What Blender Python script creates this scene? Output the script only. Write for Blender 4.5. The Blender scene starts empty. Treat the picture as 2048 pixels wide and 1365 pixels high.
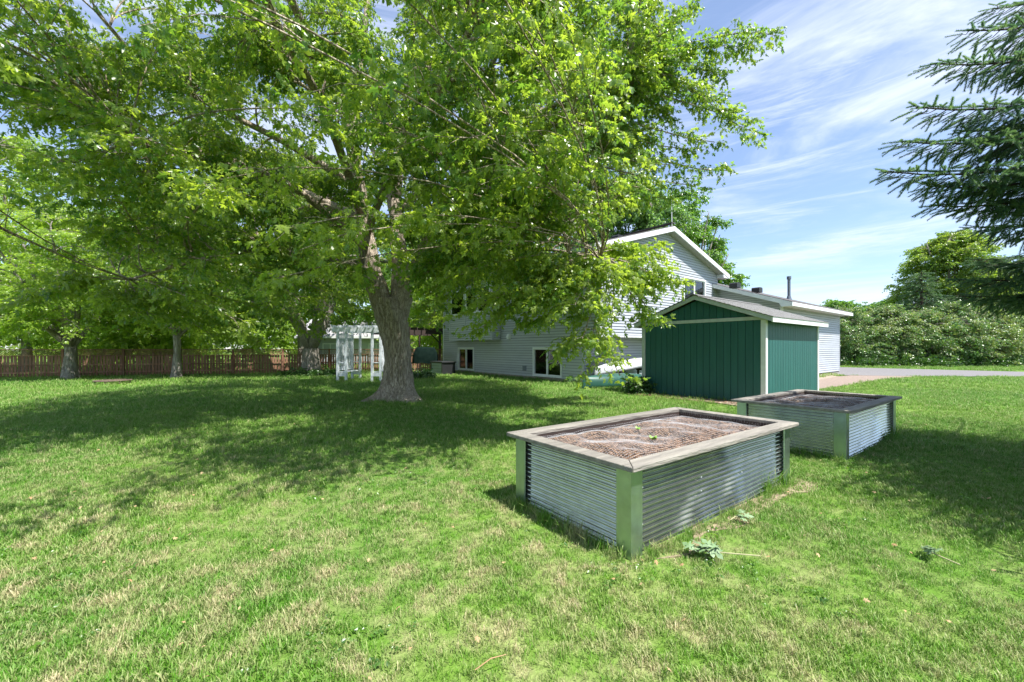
import bpy, math, random
import numpy as np
from mathutils import Vector, Matrix, noise

SC = bpy.context.scene
COL = SC.collection
R = math.radians
rnd = random.Random(7)
rng = np.random.default_rng(11)

# ------------------------------------------------------------------ camera, light, exposure
HC = 1.55            # camera height
F = 819.0            # focal length in pixels of the 2048 px wide photograph
HOR = 697.0
cam = bpy.data.cameras.new('camera'); camo = bpy.data.objects.new('camera', cam); COL.objects.link(camo)
camo.location = (0, 0, HC); camo.rotation_euler = (R(90), 0, 0)
cam.sensor_width = 36.0; cam.lens = F/2048*36; cam.shift_y = (HOR-682.5)/2048
cam.clip_start = 0.05; cam.clip_end = 3000
SC.camera = camo

SUN_EL = R(62)
sh = Vector((0.769, -0.631)).normalized()          # towards the sun, on the ground
sun_dir = Vector((sh.x*math.cos(SUN_EL), sh.y*math.cos(SUN_EL), math.sin(SUN_EL)))
sl = bpy.data.lights.new('sun', 'SUN'); sl.energy = 4.6; sl.angle = R(0.53); sl.color = (1.0, 0.965, 0.91)
so = bpy.data.objects.new('sun', sl); COL.objects.link(so)
so.rotation_euler = sun_dir.to_track_quat('Z', 'Y').to_euler(); so.location = (20, -20, 40)

w = bpy.data.worlds.new('World'); SC.world = w; w.use_nodes = True
nt = w.node_tree; nt.nodes.clear()
def N(nt, t, **k):
    n = nt.nodes.new(t)
    for a, b in k.items(): setattr(n, a, b)
    return n
out = N(nt, 'ShaderNodeOutputWorld'); bg = N(nt, 'ShaderNodeBackground')
sky = N(nt, 'ShaderNodeTexSky', sky_type='NISHITA'); sky.sun_disc = False
sky.sun_elevation = SUN_EL; sky.sun_rotation = math.atan2(sh.x, sh.y); sky.air_density = 1.0; sky.dust_density = 0.3; sky.ozone_density = 4.5
bg.inputs['Strength'].default_value = 0.10
tc = N(nt, 'ShaderNodeTexCoord')
def cloud_layer(rot, scale, nscale, lo, hi, detail=8.0, rough=.6, dist=.6):
    m = N(nt, 'ShaderNodeMapping'); m.inputs['Rotation'].default_value = rot; m.inputs['Scale'].default_value = scale
    nt.links.new(tc.outputs['Generated'], m.inputs['Vector'])
    n = N(nt, 'ShaderNodeTexNoise'); n.inputs['Scale'].default_value = nscale; n.inputs['Detail'].default_value = detail
    n.inputs['Roughness'].default_value = rough; n.inputs['Distortion'].default_value = dist
    nt.links.new(m.outputs[0], n.inputs['Vector'])
    r = N(nt, 'ShaderNodeMapRange', clamp=True, interpolation_type='SMOOTHSTEP')
    r.inputs['From Min'].default_value = lo; r.inputs['From Max'].default_value = hi
    nt.links.new(n.outputs['Fac'], r.inputs['Value'])
    return r.outputs['Result']
c1 = cloud_layer((R(12), R(30), R(20)), (1.0, 1.0, 4.6), 2.3, .40, .80, dist=.9)
c2 = cloud_layer((R(-6), R(24), R(60)), (1.2, 1.2, 13.0), 2.2, .45, .84, rough=.68, dist=.5)
mx = N(nt, 'ShaderNodeMath', operation='MAXIMUM'); nt.links.new(c1, mx.inputs[0]); nt.links.new(c2, mx.inputs[1])
ml = N(nt, 'ShaderNodeMath', operation='MULTIPLY'); nt.links.new(mx.outputs[0], ml.inputs[0]); ml.inputs[1].default_value = .74
ad = N(nt, 'ShaderNodeMath', operation='ADD'); nt.links.new(ml.outputs[0], ad.inputs[0]); ad.inputs[1].default_value = .12
mix = N(nt, 'ShaderNodeMix', data_type='RGBA'); nt.links.new(ad.outputs[0], mix.inputs[0])
nt.links.new(sky.outputs[0], mix.inputs[6]); mix.inputs[7].default_value = (5.0, 5.4, 6.6, 1)
nt.links.new(mix.outputs[2], bg.inputs['Color']); nt.links.new(bg.outputs[0], out.inputs['Surface'])
SC.view_settings.view_transform = 'Standard'; SC.view_settings.look = 'None'
SC.view_settings.gamma = 1; SC.view_settings.use_curve_mapping = False
SC.view_settings.exposure = 1.2
SC.cycles.max_bounces = 8; SC.cycles.transparent_max_bounces = 8
SC.cycles.diffuse_bounces = 4; SC.cycles.transmission_bounces = 6
SC.cycles.use_denoising = True

# ------------------------------------------------------------------ helpers
def P(px, py, d):                     # a point seen at photograph pixel px,py at distance d ahead
    return Vector(((px-1024)/F*d, d, HC+(HOR-py)/F*d))
def G(px, py):                        # the ground point seen at a pixel
    d = F*HC/(py-HOR); return Vector(((px-1024)/F*d, d, 0))

def tag(o, label=None, cat=None, group=None, kind=None):
    if label: o['label'] = label
    if cat: o['category'] = cat
    if group: o['group'] = group
    if kind: o['kind'] = kind
    return o
def empty(name, loc, rz=0, label=None, cat=None, group=None):
    o = bpy.data.objects.new(name, None); COL.objects.link(o); o.location = loc; o.rotation_euler = (0, 0, rz)
    return tag(o, label, cat, group)
def copy_tree(o, parent=None):
    c = o.copy(); COL.objects.link(c)
    if parent: c.parent = parent
    for ch in list(o.children): copy_tree(ch, c)
    return c

class MB:
    def __init__(s): s.v = []; s.f = []; s.smooth = False
    def add(s, vs, fs):
        n = len(s.v); s.v += [tuple(v) for v in vs]; s.f += [tuple(i+n for i in f) for f in fs]; return s
    def box(s, a, b):
        (x0, y0, z0), (x1, y1, z1) = a, b
        x0, x1 = min(x0, x1), max(x0, x1); y0, y1 = min(y0, y1), max(y0, y1); z0, z1 = min(z0, z1), max(z0, z1)
        return s.add([(x0,y0,z0),(x1,y0,z0),(x1,y1,z0),(x0,y1,z0),(x0,y0,z1),(x1,y0,z1),(x1,y1,z1),(x0,y1,z1)],
              [(3,2,1,0),(4,5,6,7),(0,1,5,4),(1,2,6,5),(2,3,7,6),(3,0,4,7)])
    def prism(s, poly, axis, t0, t1):
        """poly of 2-D points in the plane across axis ('x': (y,z), 'y': (x,z), 'z': (x,y)), from t0 to t1"""
        def m(p, t): return (t, p[0], p[1]) if axis == 'x' else (p[0], t, p[1]) if axis == 'y' else (p[0], p[1], t)
        n = len(poly)
        return s.add([m(p, t0) for p in poly]+[m(p, t1) for p in poly],
              [tuple(range(n))[::-1], tuple(range(n, 2*n))]+[(i, (i+1) % n, n+(i+1) % n, n+i) for i in range(n)])
    def tube(s, pts, rads, seg=6, cap=True):
        pts = [Vector(p) for p in pts]; n = len(pts)
        if not hasattr(rads, '__len__'): rads = [rads]*n
        t0 = (pts[1]-pts[0]).normalized(); ref = Vector((0, 0, 1)) if abs(t0.z) < .9 else Vector((1, 0, 0))
        a = t0.cross(ref).normalized(); base = len(s.v)
        for i, p in enumerate(pts):
            t = (pts[min(i+1, n-1)]-pts[max(i-1, 0)])
            t = t.normalized() if t.length > 1e-9 else t0
            a = (a-t*a.dot(t)); a = a.normalized() if a.length > 1e-6 else t.orthogonal().normalized(); b = t.cross(a)
            for k in range(seg):
                an = 2*math.pi*k/seg; s.v.append(tuple(p+(a*math.cos(an)+b*math.sin(an))*rads[i]))
        for i in range(n-1):
            for k in range(seg):
                k2 = (k+1) % seg
                s.f.append((base+i*seg+k, base+i*seg+k2, base+(i+1)*seg+k2, base+(i+1)*seg+k))
        if cap:
            s.f.append(tuple(base+k for k in range(seg))[::-1]); s.f.append(tuple(base+(n-1)*seg+k for k in range(seg)))
        return s
    def mesh(s, name):
        me = bpy.data.meshes.new(name); me.from_pydata(s.v, [], s.f); me.update()
        if s.smooth: me.polygons.foreach_set('use_smooth', [True]*len(me.polygons))
        return me
    def build(s, name, mat, parent=None, bevel=0):
        me = s.mesh(name); me.materials.append(mat)
        o = bpy.data.objects.new(name, me); COL.objects.link(o)
        if parent: o.parent = parent
        if bevel:
            b = o.modifiers.new('bevel', 'BEVEL'); b.width = bevel; b.segments = 2; b.limit_method = 'ANGLE'
        return o
def put(name, me, mat, parent, loc=(0, 0, 0), rot=(0, 0, 0), scale=(1, 1, 1)):
    if not me.materials: me.materials.append(mat)
    o = bpy.data.objects.new(name, me); COL.objects.link(o); o.parent = parent
    o.location = loc; o.rotation_euler = rot; o.scale = scale; return o

# ------------------------------------------------------------------ materials
def pmat(name, c1, c2=None, scale=5, rough=.7, metal=0, bump=0, bscale=None, stretch=(1, 1, 1), detail=6, spec=.5, lo=.35, hi=.65, extra=None, isl=0):
    m = bpy.data.materials.new(name); m.use_nodes = True; t = m.node_tree; p = t.nodes['Principled BSDF']
    p.inputs['Roughness'].default_value = rough; p.inputs['Metallic'].default_value = metal
    p.inputs['Specular IOR Level'].default_value = spec
    p.inputs['Base Color'].default_value = (*c1, 1)
    co = N(t, 'ShaderNodeTexCoord'); mp = N(t, 'ShaderNodeMapping'); mp.inputs['Scale'].default_value = stretch
    t.links.new(co.outputs['Object'], mp.inputs['Vector'])
    src = None
    if c2:
        n = N(t, 'ShaderNodeTexNoise'); n.inputs['Scale'].default_value = scale; n.inputs['Detail'].default_value = detail
        t.links.new(mp.outputs[0], n.inputs['Vector'])
        r = N(t, 'ShaderNodeMapRange'); r.inputs['From Min'].default_value = lo; r.inputs['From Max'].default_value = hi
        t.links.new(n.outputs['Fac'], r.inputs['Value'])
        x = N(t, 'ShaderNodeMix', data_type='RGBA'); x.inputs[6].default_value = (*c1, 1); x.inputs[7].default_value = (*c2, 1)
        t.links.new(r.outputs[0], x.inputs[0]); src = x.outputs[2]
        if isl:
            oi = N(t, 'ShaderNodeObjectInfo'); hs = N(t, 'ShaderNodeHueSaturation')
            rr = N(t, 'ShaderNodeMapRange'); rr.inputs['To Min'].default_value = 1-isl; rr.inputs['To Max'].default_value = 1+isl
            t.links.new(oi.outputs['Random'], rr.inputs['Value']); t.links.new(rr.outputs[0], hs.inputs['Value'])
            t.links.new(src, hs.inputs['Color']); src = hs.outputs[0]
        t.links.new(src, p.inputs['Base Color'])
    if bump:
        n2 = N(t, 'ShaderNodeTexNoise'); n2.inputs['Scale'].default_value = bscale or scale*4; n2.inputs['Detail'].default_value = 5
        t.links.new(mp.outputs[0], n2.inputs['Vector'])
        b = N(t, 'ShaderNodeBump'); b.inputs['Strength'].default_value = bump; b.inputs['Distance'].default_value = .02
        t.links.new(n2.outputs['Fac'], b.inputs['Height']); t.links.new(b.outputs[0], p.inputs['Normal'])
    return m

def leaf_mat(name, cols, trans=.5, tcol=None, rough=.30, pos_scale=.35, attr='INSTANCER'):
    """cols: three colours picked by the tint each clump carries"""
    m = bpy.data.materials.new(name); m.use_nodes = True; t = m.node_tree; t.nodes.remove(t.nodes['Principled BSDF'])
    o = t.nodes['Material Output']
    at = N(t, 'ShaderNodeAttribute', attribute_type=attr, attribute_name='tint')
    geo = N(t, 'ShaderNodeNewGeometry')
    ad = N(t, 'ShaderNodeMath', operation='MULTIPLY_ADD'); t.links.new(geo.outputs['Random Per Island'], ad.inputs[0]); ad.inputs[1].default_value = .35
    t.links.new(at.outputs['Fac'], ad.inputs[2])
    cr = N(t, 'ShaderNodeValToRGB'); e = cr.color_ramp.elements
    e[0].position = .1; e[0].color = (*cols[0], 1); e[1].position = 1.15/1.35; e[1].color = (*cols[2], 1)
    k = e.new(.5); k.color = (*cols[1], 1)
    t.links.new(ad.outputs[0], cr.inputs['Fac'])
    p = N(t, 'ShaderNodeBsdfPrincipled'); p.inputs['Roughness'].default_value = rough; p.inputs['Specular IOR Level'].default_value = .6
    t.links.new(cr.outputs['Color'], p.inputs['Base Color'])
    tr = N(t, 'ShaderNodeBsdfTranslucent')
    mu = N(t, 'ShaderNodeMix', data_type='RGBA', blend_type='MULTIPLY'); mu.inputs[0].default_value = 1
    t.links.new(cr.outputs['Color'], mu.inputs[6]); mu.inputs[7].default_value = (*(tcol or (1.95, 1.95, .85)), 1); mu.clamp_result = False
    t.links.new(mu.outputs[2], tr.inputs['Color'])
    mx = N(t, 'ShaderNodeMixShader'); mx.inputs[0].default_value = trans
    t.links.new(p.outputs[0], mx.inputs[1]); t.links.new(tr.outputs[0], mx.inputs[2]); t.links.new(mx.outputs[0], o.inputs['Surface'])
    return m

M = {}
M['white'] = pmat('white_paint', (.74,.75,.76), (.66,.67,.68), 3, .5, bump=.03)
M['white_old'] = pmat('weathered_white_paint', (.66,.70,.72), (.5,.54,.56), 9, .55, bump=.1)
M['siding'] = pmat('grey_vinyl_siding', (.42,.44,.475), (.385,.405,.44), 1.3, .45, bump=.04, bscale=30, stretch=(1,1,6), isl=.05)
M['soffit'] = pmat('soffit', (.55,.54,.52), (.5,.49,.47), 4, .6)
M['core'] = pmat('wall_core', (.15,.16,.18))  # dark tone bared in the siding gaps stands in for lap shadow lines
M['found'] = pmat('concrete_foundation', (.34,.28,.24), (.26,.22,.19), 3, .9, bump=.4)
M['green'] = pmat('green_shed_paint', (.012,.088,.080), (.016,.102,.092), 6, .55, bump=.35, bscale=60, stretch=(1,1,.12), isl=.06)
M['trim'] = pmat('shed_trim_paint', (.50,.53,.52), (.42,.45,.44), 5, .6, bump=.15)
M['trimw'] = pmat('shed_white_fascia', (.74,.74,.73), (.66,.66,.65), 5, .6, bump=.1)
M['shingle'] = pmat('asphalt_shingles', (.25,.245,.24), (.16,.157,.154), 22, .92, bump=.6, bscale=160, isl=.12)
M['shingle_d'] = pmat('dark_asphalt_shingles', (.12,.11,.11), (.08,.075,.075), 14, .92, bump=.5, bscale=120)
M['black'] = pmat('black_metal', (.02,.02,.022), rough=.5)
M['dark_wood'] = pmat('dark_stained_wood', (.03,.018,.016), (.045,.028,.022), 6, .8, bump=.2)
M['fence'] = pmat('stained_fence_wood', (.19,.085,.045), (.27,.155,.10), 3.0, .85, bump=.5, bscale=40, stretch=(1,1,.25), isl=.28)
M['wood'] = pmat('weathered_rim_wood', (.30,.275,.235), (.17,.155,.135), 5, .85, bump=.9, bscale=26, stretch=(.35,3.2,3), isl=.08, lo=.3, hi=.7)
M['tar'] = pmat('cedar', (.3,.2,.12), (.2,.12,.08), 5, .8)
M['soil'] = pmat('mulch_soil', (.105,.062,.036), (.21,.130,.078), 34, .95, bump=1.0, bscale=70, lo=.4, hi=.62)
M['chip'] = pmat('bark_chips', (.24,.145,.085), (.13,.075,.045), 20, .9, isl=.2)
M['dirt'] = pmat('bare_dirt', (.36,.29,.22), (.24,.19,.14), 6, .95, bump=.7, bscale=40)
M['strawdirt'] = pmat('dry_thatch', (.34,.27,.17), (.20,.16,.10), 18, .95, bump=.8, bscale=60)
M['path'] = pmat('gravel_path', (.27,.205,.165), (.20,.155,.125), 9, .95, bump=.5, bscale=50)
M['asphalt'] = pmat('asphalt', (.185,.175,.175), (.15,.142,.142), 8, .9, bump=.3, bscale=80)
M['wire'] = pmat('galvanised_wire', (.62,.63,.65), rough=.45, metal=.4)
M['canoe_w'] = pmat('white_hull', (.62,.63,.66), (.45,.46,.5), 3, .35)
M['canoe_g'] = pmat('green_hull', (.025,.095,.07), (.015,.06,.045), 3, .4)
M['tarp'] = pmat('green_grill_cover', (.004,.011,.009), (.008,.017,.014), 5, .95, spec=.05, bump=.4)
M['blackplastic'] = pmat('black_plastic', (.02,.021,.023), rough=.45)
M['greyplastic'] = pmat('grey_plastic_panel', (.20,.23,.25), (.17,.20,.22), 3, .6)
M['flue'] = pmat('flue_metal', (.12,.14,.17), (.2,.22,.25), 12, .45, metal=.6)
M['brick_roof'] = pmat('neighbour_roof', (.36,.35,.36), (.30,.29,.30), 8, .9)
M['curtain'] = pmat('curtain_cloth', (.33,.34,.36), (.22,.23,.25), 4, .9, stretch=(8,8,.5))
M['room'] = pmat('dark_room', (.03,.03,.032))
M['blind'] = pmat('window_blind', (.62,.63,.65), rough=.7)
M['deadleaf'] = pmat('dry_leaf', (.32,.19,.09), (.40,.30,.16), 4, .8)
M['rock'] = pmat('stone', (.35,.31,.28), (.24,.21,.19), 7, .9, bump=.6)
M['rust'] = pmat('rusty_steel', (.11,.075,.055), (.18,.13,.10), 9, .8, bump=.4)

def glass():
    m = bpy.data.materials.new('window_glass'); m.use_nodes = True; t = m.node_tree; p = t.nodes['Principled BSDF']
    p.inputs['Base Color'].default_value = (.9, .95, .95, 1); p.inputs['Roughness'].default_value = .02
    p.inputs['IOR'].default_value = 1.5
    t.nodes.remove(p)
    g = N(t, 'ShaderNodeBsdfGlossy'); g.inputs['Roughness'].default_value = .02; g.inputs['Color'].default_value = (1,1,1,1)
    tr = N(t, 'ShaderNodeBsdfTransparent'); tr.inputs['Color'].default_value = (.75,.8,.8,1)
    fr = N(t, 'ShaderNodeFresnel'); fr.inputs['IOR'].default_value = 1.9
    x = N(t, 'ShaderNodeMixShader'); t.links.new(fr.outputs[0], x.inputs[0]); t.links.new(tr.outputs[0], x.inputs[1]); t.links.new(g.outputs[0], x.inputs[2])
    t.links.new(x.outputs[0], t.nodes['Material Output'].inputs['Surface'])
    return m
M['glass'] = glass()

def galv(name, base=(.56,.59,.54), rough=.085):
    m = pmat(name, base, tuple(c*.82 for c in base), 9, rough, metal=1.0, bump=.02, bscale=9)
    t = m.node_tree; p = t.nodes['Principled BSDF']
    co = [n for n in t.nodes if n.type == 'TEX_COORD'][0]
    v = N(t, 'ShaderNodeTexVoronoi'); v.inputs['Scale'].default_value = 55; t.links.new(co.outputs['Object'], v.inputs['Vector'])
    r = N(t, 'ShaderNodeMapRange'); r.inputs['To Min'].default_value = rough*.85; r.inputs['To Max'].default_value = rough*1.2
    t.links.new(v.outputs['Color'], r.inputs['Value'])
    # white oxide and dust patches
    n = N(t, 'ShaderNodeTexNoise'); n.inputs['Scale'].default_value = 2.2; n.inputs['Detail'].default_value = 7; t.links.new(co.outputs['Object'], n.inputs['Vector'])
    rr = N(t, 'ShaderNodeMapRange'); rr.inputs['From Min'].default_value = .56; rr.inputs['From Max'].default_value = .80; rr.inputs['To Max'].default_value = .25
    t.links.new(n.outputs['Fac'], rr.inputs['Value'])
    a = N(t, 'ShaderNodeMath', operation='ADD'); t.links.new(r.outputs[0], a.inputs[0]); t.links.new(rr.outputs[0], a.inputs[1]); t.links.new(a.outputs[0], p.inputs['Roughness'])
    s = N(t, 'ShaderNodeMath', operation='SUBTRACT'); s.inputs[0].default_value = .93; t.links.new(rr.outputs[0], s.inputs[1]); t.links.new(s.outputs[0], p.inputs['Metallic'])
    return m
M['galv'] = galv('galvanised_corrugated_steel')
M['galv_post'] = galv('galvanised_corner_flashing', (.43,.53,.47), .33)  # green in the base colour stands in for reflected grass

def bark(name, c1, c2, sc=7, strength=.9):
    m = bpy.data.materials.new(name); m.use_nodes = True; t = m.node_tree; p = t.nodes['Principled BSDF']; p.inputs['Roughness'].default_value = .92
    p.inputs['Specular IOR Level'].default_value = .2
    co = N(t, 'ShaderNodeTexCoord'); mp = N(t, 'ShaderNodeMapping'); mp.inputs['Scale'].default_value = (1, 1, .12)
    t.links.new(co.outputs['Object'], mp.inputs['Vector'])
    n = N(t, 'ShaderNodeTexNoise'); n.inputs['Scale'].default_value = sc; n.inputs['Detail'].default_value = 9; n.inputs['Roughness'].default_value = .7; n.inputs['Distortion'].default_value = .6
    v = N(t, 'ShaderNodeTexVoronoi', feature='DISTANCE_TO_EDGE'); v.inputs['Scale'].default_value = sc*2.2
    t.links.new(mp.outputs[0], n.inputs['Vector'])
    va = N(t, 'ShaderNodeVectorMath', operation='MULTIPLY_ADD'); t.links.new(n.outputs['Color'], va.inputs[0]); va.inputs[1].default_value = (.22,.22,.22); t.links.new(mp.outputs[0], va.inputs[2])
    t.links.new(va.outputs[0], v.inputs['Vector'])
    r = N(t, 'ShaderNodeMapRange'); r.inputs['From Min'].default_value = .0; r.inputs['From Max'].default_value = .12; t.links.new(v.outputs['Distance'], r.inputs['Value'])
    mu = N(t, 'ShaderNodeMath', operation='MULTIPLY'); t.links.new(r.outputs[0], mu.inputs[0]); t.links.new(n.outputs['Fac'], mu.inputs[1])
    cr = N(t, 'ShaderNodeValToRGB'); cr.color_ramp.elements[0].color = (*c2, 1); cr.color_ramp.elements[1].color = (*c1, 1)
    cr.color_ramp.elements[0].position = .12; cr.color_ramp.elements[1].position = .6
    t.links.new(mu.outputs[0], cr.inputs[0]); t.links.new(cr.outputs[0], p.inputs['Base Color'])
    b = N(t, 'ShaderNodeBump'); b.inputs['Strength'].default_value = strength; b.inputs['Distance'].default_value = .03
    t.links.new(mu.outputs[0], b.inputs['Height']); t.links.new(b.outputs[0], p.inputs['Normal'])
    return m
M['bark'] = bark('maple_bark', (.50,.42,.335), (.24,.19,.14), 9)
M['bark_grey'] = bark('grey_bark', (.34,.31,.27), (.18,.155,.13), 8)
M['bark_dark'] = bark('spruce_bark', (.13,.095,.075), (.05,.035,.03), 12)

GREEN = [(.030,.082,.012), (.052,.130,.016), (.105,.185,.022)]
M['leaf'] = leaf_mat('silver_maple_leaves', [(.052,.118,.032), (.108,.20,.040), (.225,.30,.055)], .58)
M['leaf_bright'] = leaf_mat('bright_maple_leaves', [(.12,.21,.040), (.18,.28,.05), (.26,.36,.065)], .58)
M['leaf_mid'] = leaf_mat('mid_green_leaves', [(.06,.14,.028), (.095,.20,.036), (.15,.27,.05)], .5)
M['leaf_blue'] = leaf_mat('grey_green_leaves', [(.085,.17,.07), (.12,.22,.085), (.17,.28,.10)], .5)
M['leaf_lilac'] = leaf_mat('lilac_hedge_leaves', [(.06,.14,.040), (.11,.21,.062), (.24,.29,.12)], .35)
M['leaf_dark'] = leaf_mat('dark_shrub_leaves', [(.018,.055,.012), (.035,.09,.018), (.06,.13,.03)], .35)
M['leaf_cut'] = leaf_mat('wilted_leaves', [(.10,.16,.08), (.16,.23,.12), (.25,.31,.2)], .25)
M['needle'] = leaf_mat('blue_spruce_needles', [(.06,.135,.09), (.095,.19,.115), (.18,.28,.13)], .3, (1.4,1.5,.8), .5)
M['needle_far'] = leaf_mat('far_spruce_needles', [(.06,.12,.07), (.09,.17,.09), (.14,.22,.11)], .25, (1.4,1.5,.8), .5)

# lawn: one pattern of green and straw in world space, shared by soil sheet and blades
def lawn_mat(name, blade):
    m = bpy.data.materials.new(name); m.use_nodes = True; t = m.node_tree; p = t.nodes['Principled BSDF']; L = t.links
    geo = N(t, 'ShaderNodeNewGeometry')
    def noise_(sc, lo, hi, det=5, off=0):
        mp = N(t, 'ShaderNodeMapping'); mp.inputs['Location'].default_value = (off, off*1.7, 0); mp.inputs['Scale'].default_value = (1,1,0)
        L.new(geo.outputs['Position'], mp.inputs['Vector'])
        n = N(t, 'ShaderNodeTexNoise'); n.inputs['Scale'].default_value = sc; n.inputs['Detail'].default_value = det; n.inputs['Roughness'].default_value = .62
        L.new(mp.outputs[0], n.inputs['Vector'])
        r = N(t, 'ShaderNodeMapRange', interpolation_type='SMOOTHSTEP'); r.inputs['From Min'].default_value = lo; r.inputs['From Max'].default_value = hi
        L.new(n.outputs['Fac'], r.inputs['Value']); return r.outputs[0]
    dry = noise_(3.4, .38, .80, 8, 3.1); dry2 = noise_(5.5, .40, .7, 5, 9.4); hue = noise_(.22, .3, .7, 3, 5.0)
    # the near, sunny side of the lawn is drier than the side under the trees
    sx = N(t, 'ShaderNodeSeparateXYZ'); L.new(geo.outputs['Position'], sx.inputs[0])
    ry = N(t, 'ShaderNodeMapRange'); ry.inputs['From Min'].default_value = 7.5; ry.inputs['From Max'].default_value = 3.0; L.new(sx.outputs['Y'], ry.inputs['Value'])
    rx = N(t, 'ShaderNodeMapRange'); rx.inputs['From Min'].default_value = 3.2; rx.inputs['From Max'].default_value = 1.2; rx.inputs['To Min'].default_value = .18; L.new(sx.outputs['X'], rx.inputs['Value'])
    a = N(t, 'ShaderNodeMath', operation='MULTIPLY'); L.new(ry.outputs[0], a.inputs[0]); L.new(rx.outputs[0], a.inputs[1])
    b = N(t, 'ShaderNodeMath', operation='MULTIPLY_ADD'); L.new(a.outputs[0], b.inputs[0]); b.inputs[1].default_value = .50; b.inputs[2].default_value = .05
    c = N(t, 'ShaderNodeMath', operation='MULTIPLY'); L.new(dry, c.inputs[0]); L.new(b.outputs[0], c.inputs[1])
    d = N(t, 'ShaderNodeMath', operation='MULTIPLY_ADD'); L.new(dry2, d.inputs[0]); d.inputs[1].default_value = .22; L.new(c.outputs[0], d.inputs[2])
    fac = d.outputs[0]
    if blade:
        rp = N(t, 'ShaderNodeMath', operation='MULTIPLY_ADD'); L.new(geo.outputs['Random Per Island'], rp.inputs[0]); rp.inputs[1].default_value = .7; rp.inputs[2].default_value = -.36
        e = N(t, 'ShaderNodeMath', operation='ADD', use_clamp=True); L.new(fac, e.inputs[0]); L.new(rp.outputs[0], e.inputs[1]); 
        st = N(t, 'ShaderNodeMapRange', clamp=True); L.new(e.outputs[0], st.inputs['Value']); st.inputs['From Min'].default_value = .12; st.inputs['From Max'].default_value = .7
        fac = st.outputs[0]
    g = N(t, 'ShaderNodeMix', data_type='RGBA'); L.new(hue, g.inputs[0])
    if blade: g.inputs[6].default_value = (.070,.235,.012,1); g.inputs[7].default_value = (.130,.295,.020,1)
    else: g.inputs[6].default_value = (.070,.170,.018,1); g.inputs[7].default_value = (.120,.215,.03,1)
    x = N(t, 'ShaderNodeMix', data_type='RGBA'); L.new(fac, x.inputs[0]); L.new(g.outputs[2], x.inputs[6])
    x.inputs[7].default_value = (.44,.38,.22,1) if blade else (.38,.33,.19,1)
    if blade:
        hs = N(t, 'ShaderNodeHueSaturation'); rv = N(t, 'ShaderNodeMapRange'); rv.inputs['To Min'].default_value = .75; rv.inputs['To Max'].default_value = 1.25
        L.new(geo.outputs['Random Per Island'], rv.inputs['Value']); L.new(rv.outputs[0], hs.inputs['Value']); L.new(x.outputs[2], hs.inputs['Color'])
        L.new(hs.outputs[0], p.inputs['Base Color']); p.inputs['Roughness'].default_value = .5; p.inputs['Specular IOR Level'].default_value = .3
        tr = N(t, 'ShaderNodeBsdfTranslucent'); L.new(hs.outputs[0], tr.inputs['Color'])
        ms = N(t, 'ShaderNodeMixShader'); ms.inputs[0].default_value = .35; L.new(p.outputs[0], ms.inputs[1]); L.new(tr.outputs[0], ms.inputs[2])
        L.new(ms.outputs[0], t.nodes['Material Output'].inputs['Surface'])
    else:
        n3 = N(t, 'ShaderNodeTexNoise'); n3.inputs['Scale'].default_value = 40; n3.inputs['Detail'].default_value = 6; L.new(geo.outputs['Position'], n3.inputs['Vector'])
        hs = N(t, 'ShaderNodeHueSaturation'); rv = N(t, 'ShaderNodeMapRange'); rv.inputs['To Min'].default_value = .55; rv.inputs['To Max'].default_value = 1.4
        L.new(n3.outputs['Fac'], rv.inputs['Value']); L.new(rv.outputs[0], hs.inputs['Value']); L.new(x.outputs[2], hs.inputs['Color'])
        L.new(hs.outputs[0], p.inputs['Base Color']); p.inputs['Roughness'].default_value = .95; p.inputs['Specular IOR Level'].default_value = .1
        bp = N(t, 'ShaderNodeBump'); bp.inputs['Strength'].default_value = .8; bp.inputs['Distance'].default_value = .03; L.new(n3.outputs['Fac'], bp.inputs['Height']); L.new(bp.outputs[0], p.inputs['Normal'])
    return m
M['lawn'] = lawn_mat('lawn_ground', False); M['blade'] = lawn_mat('grass_blades', True)

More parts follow.
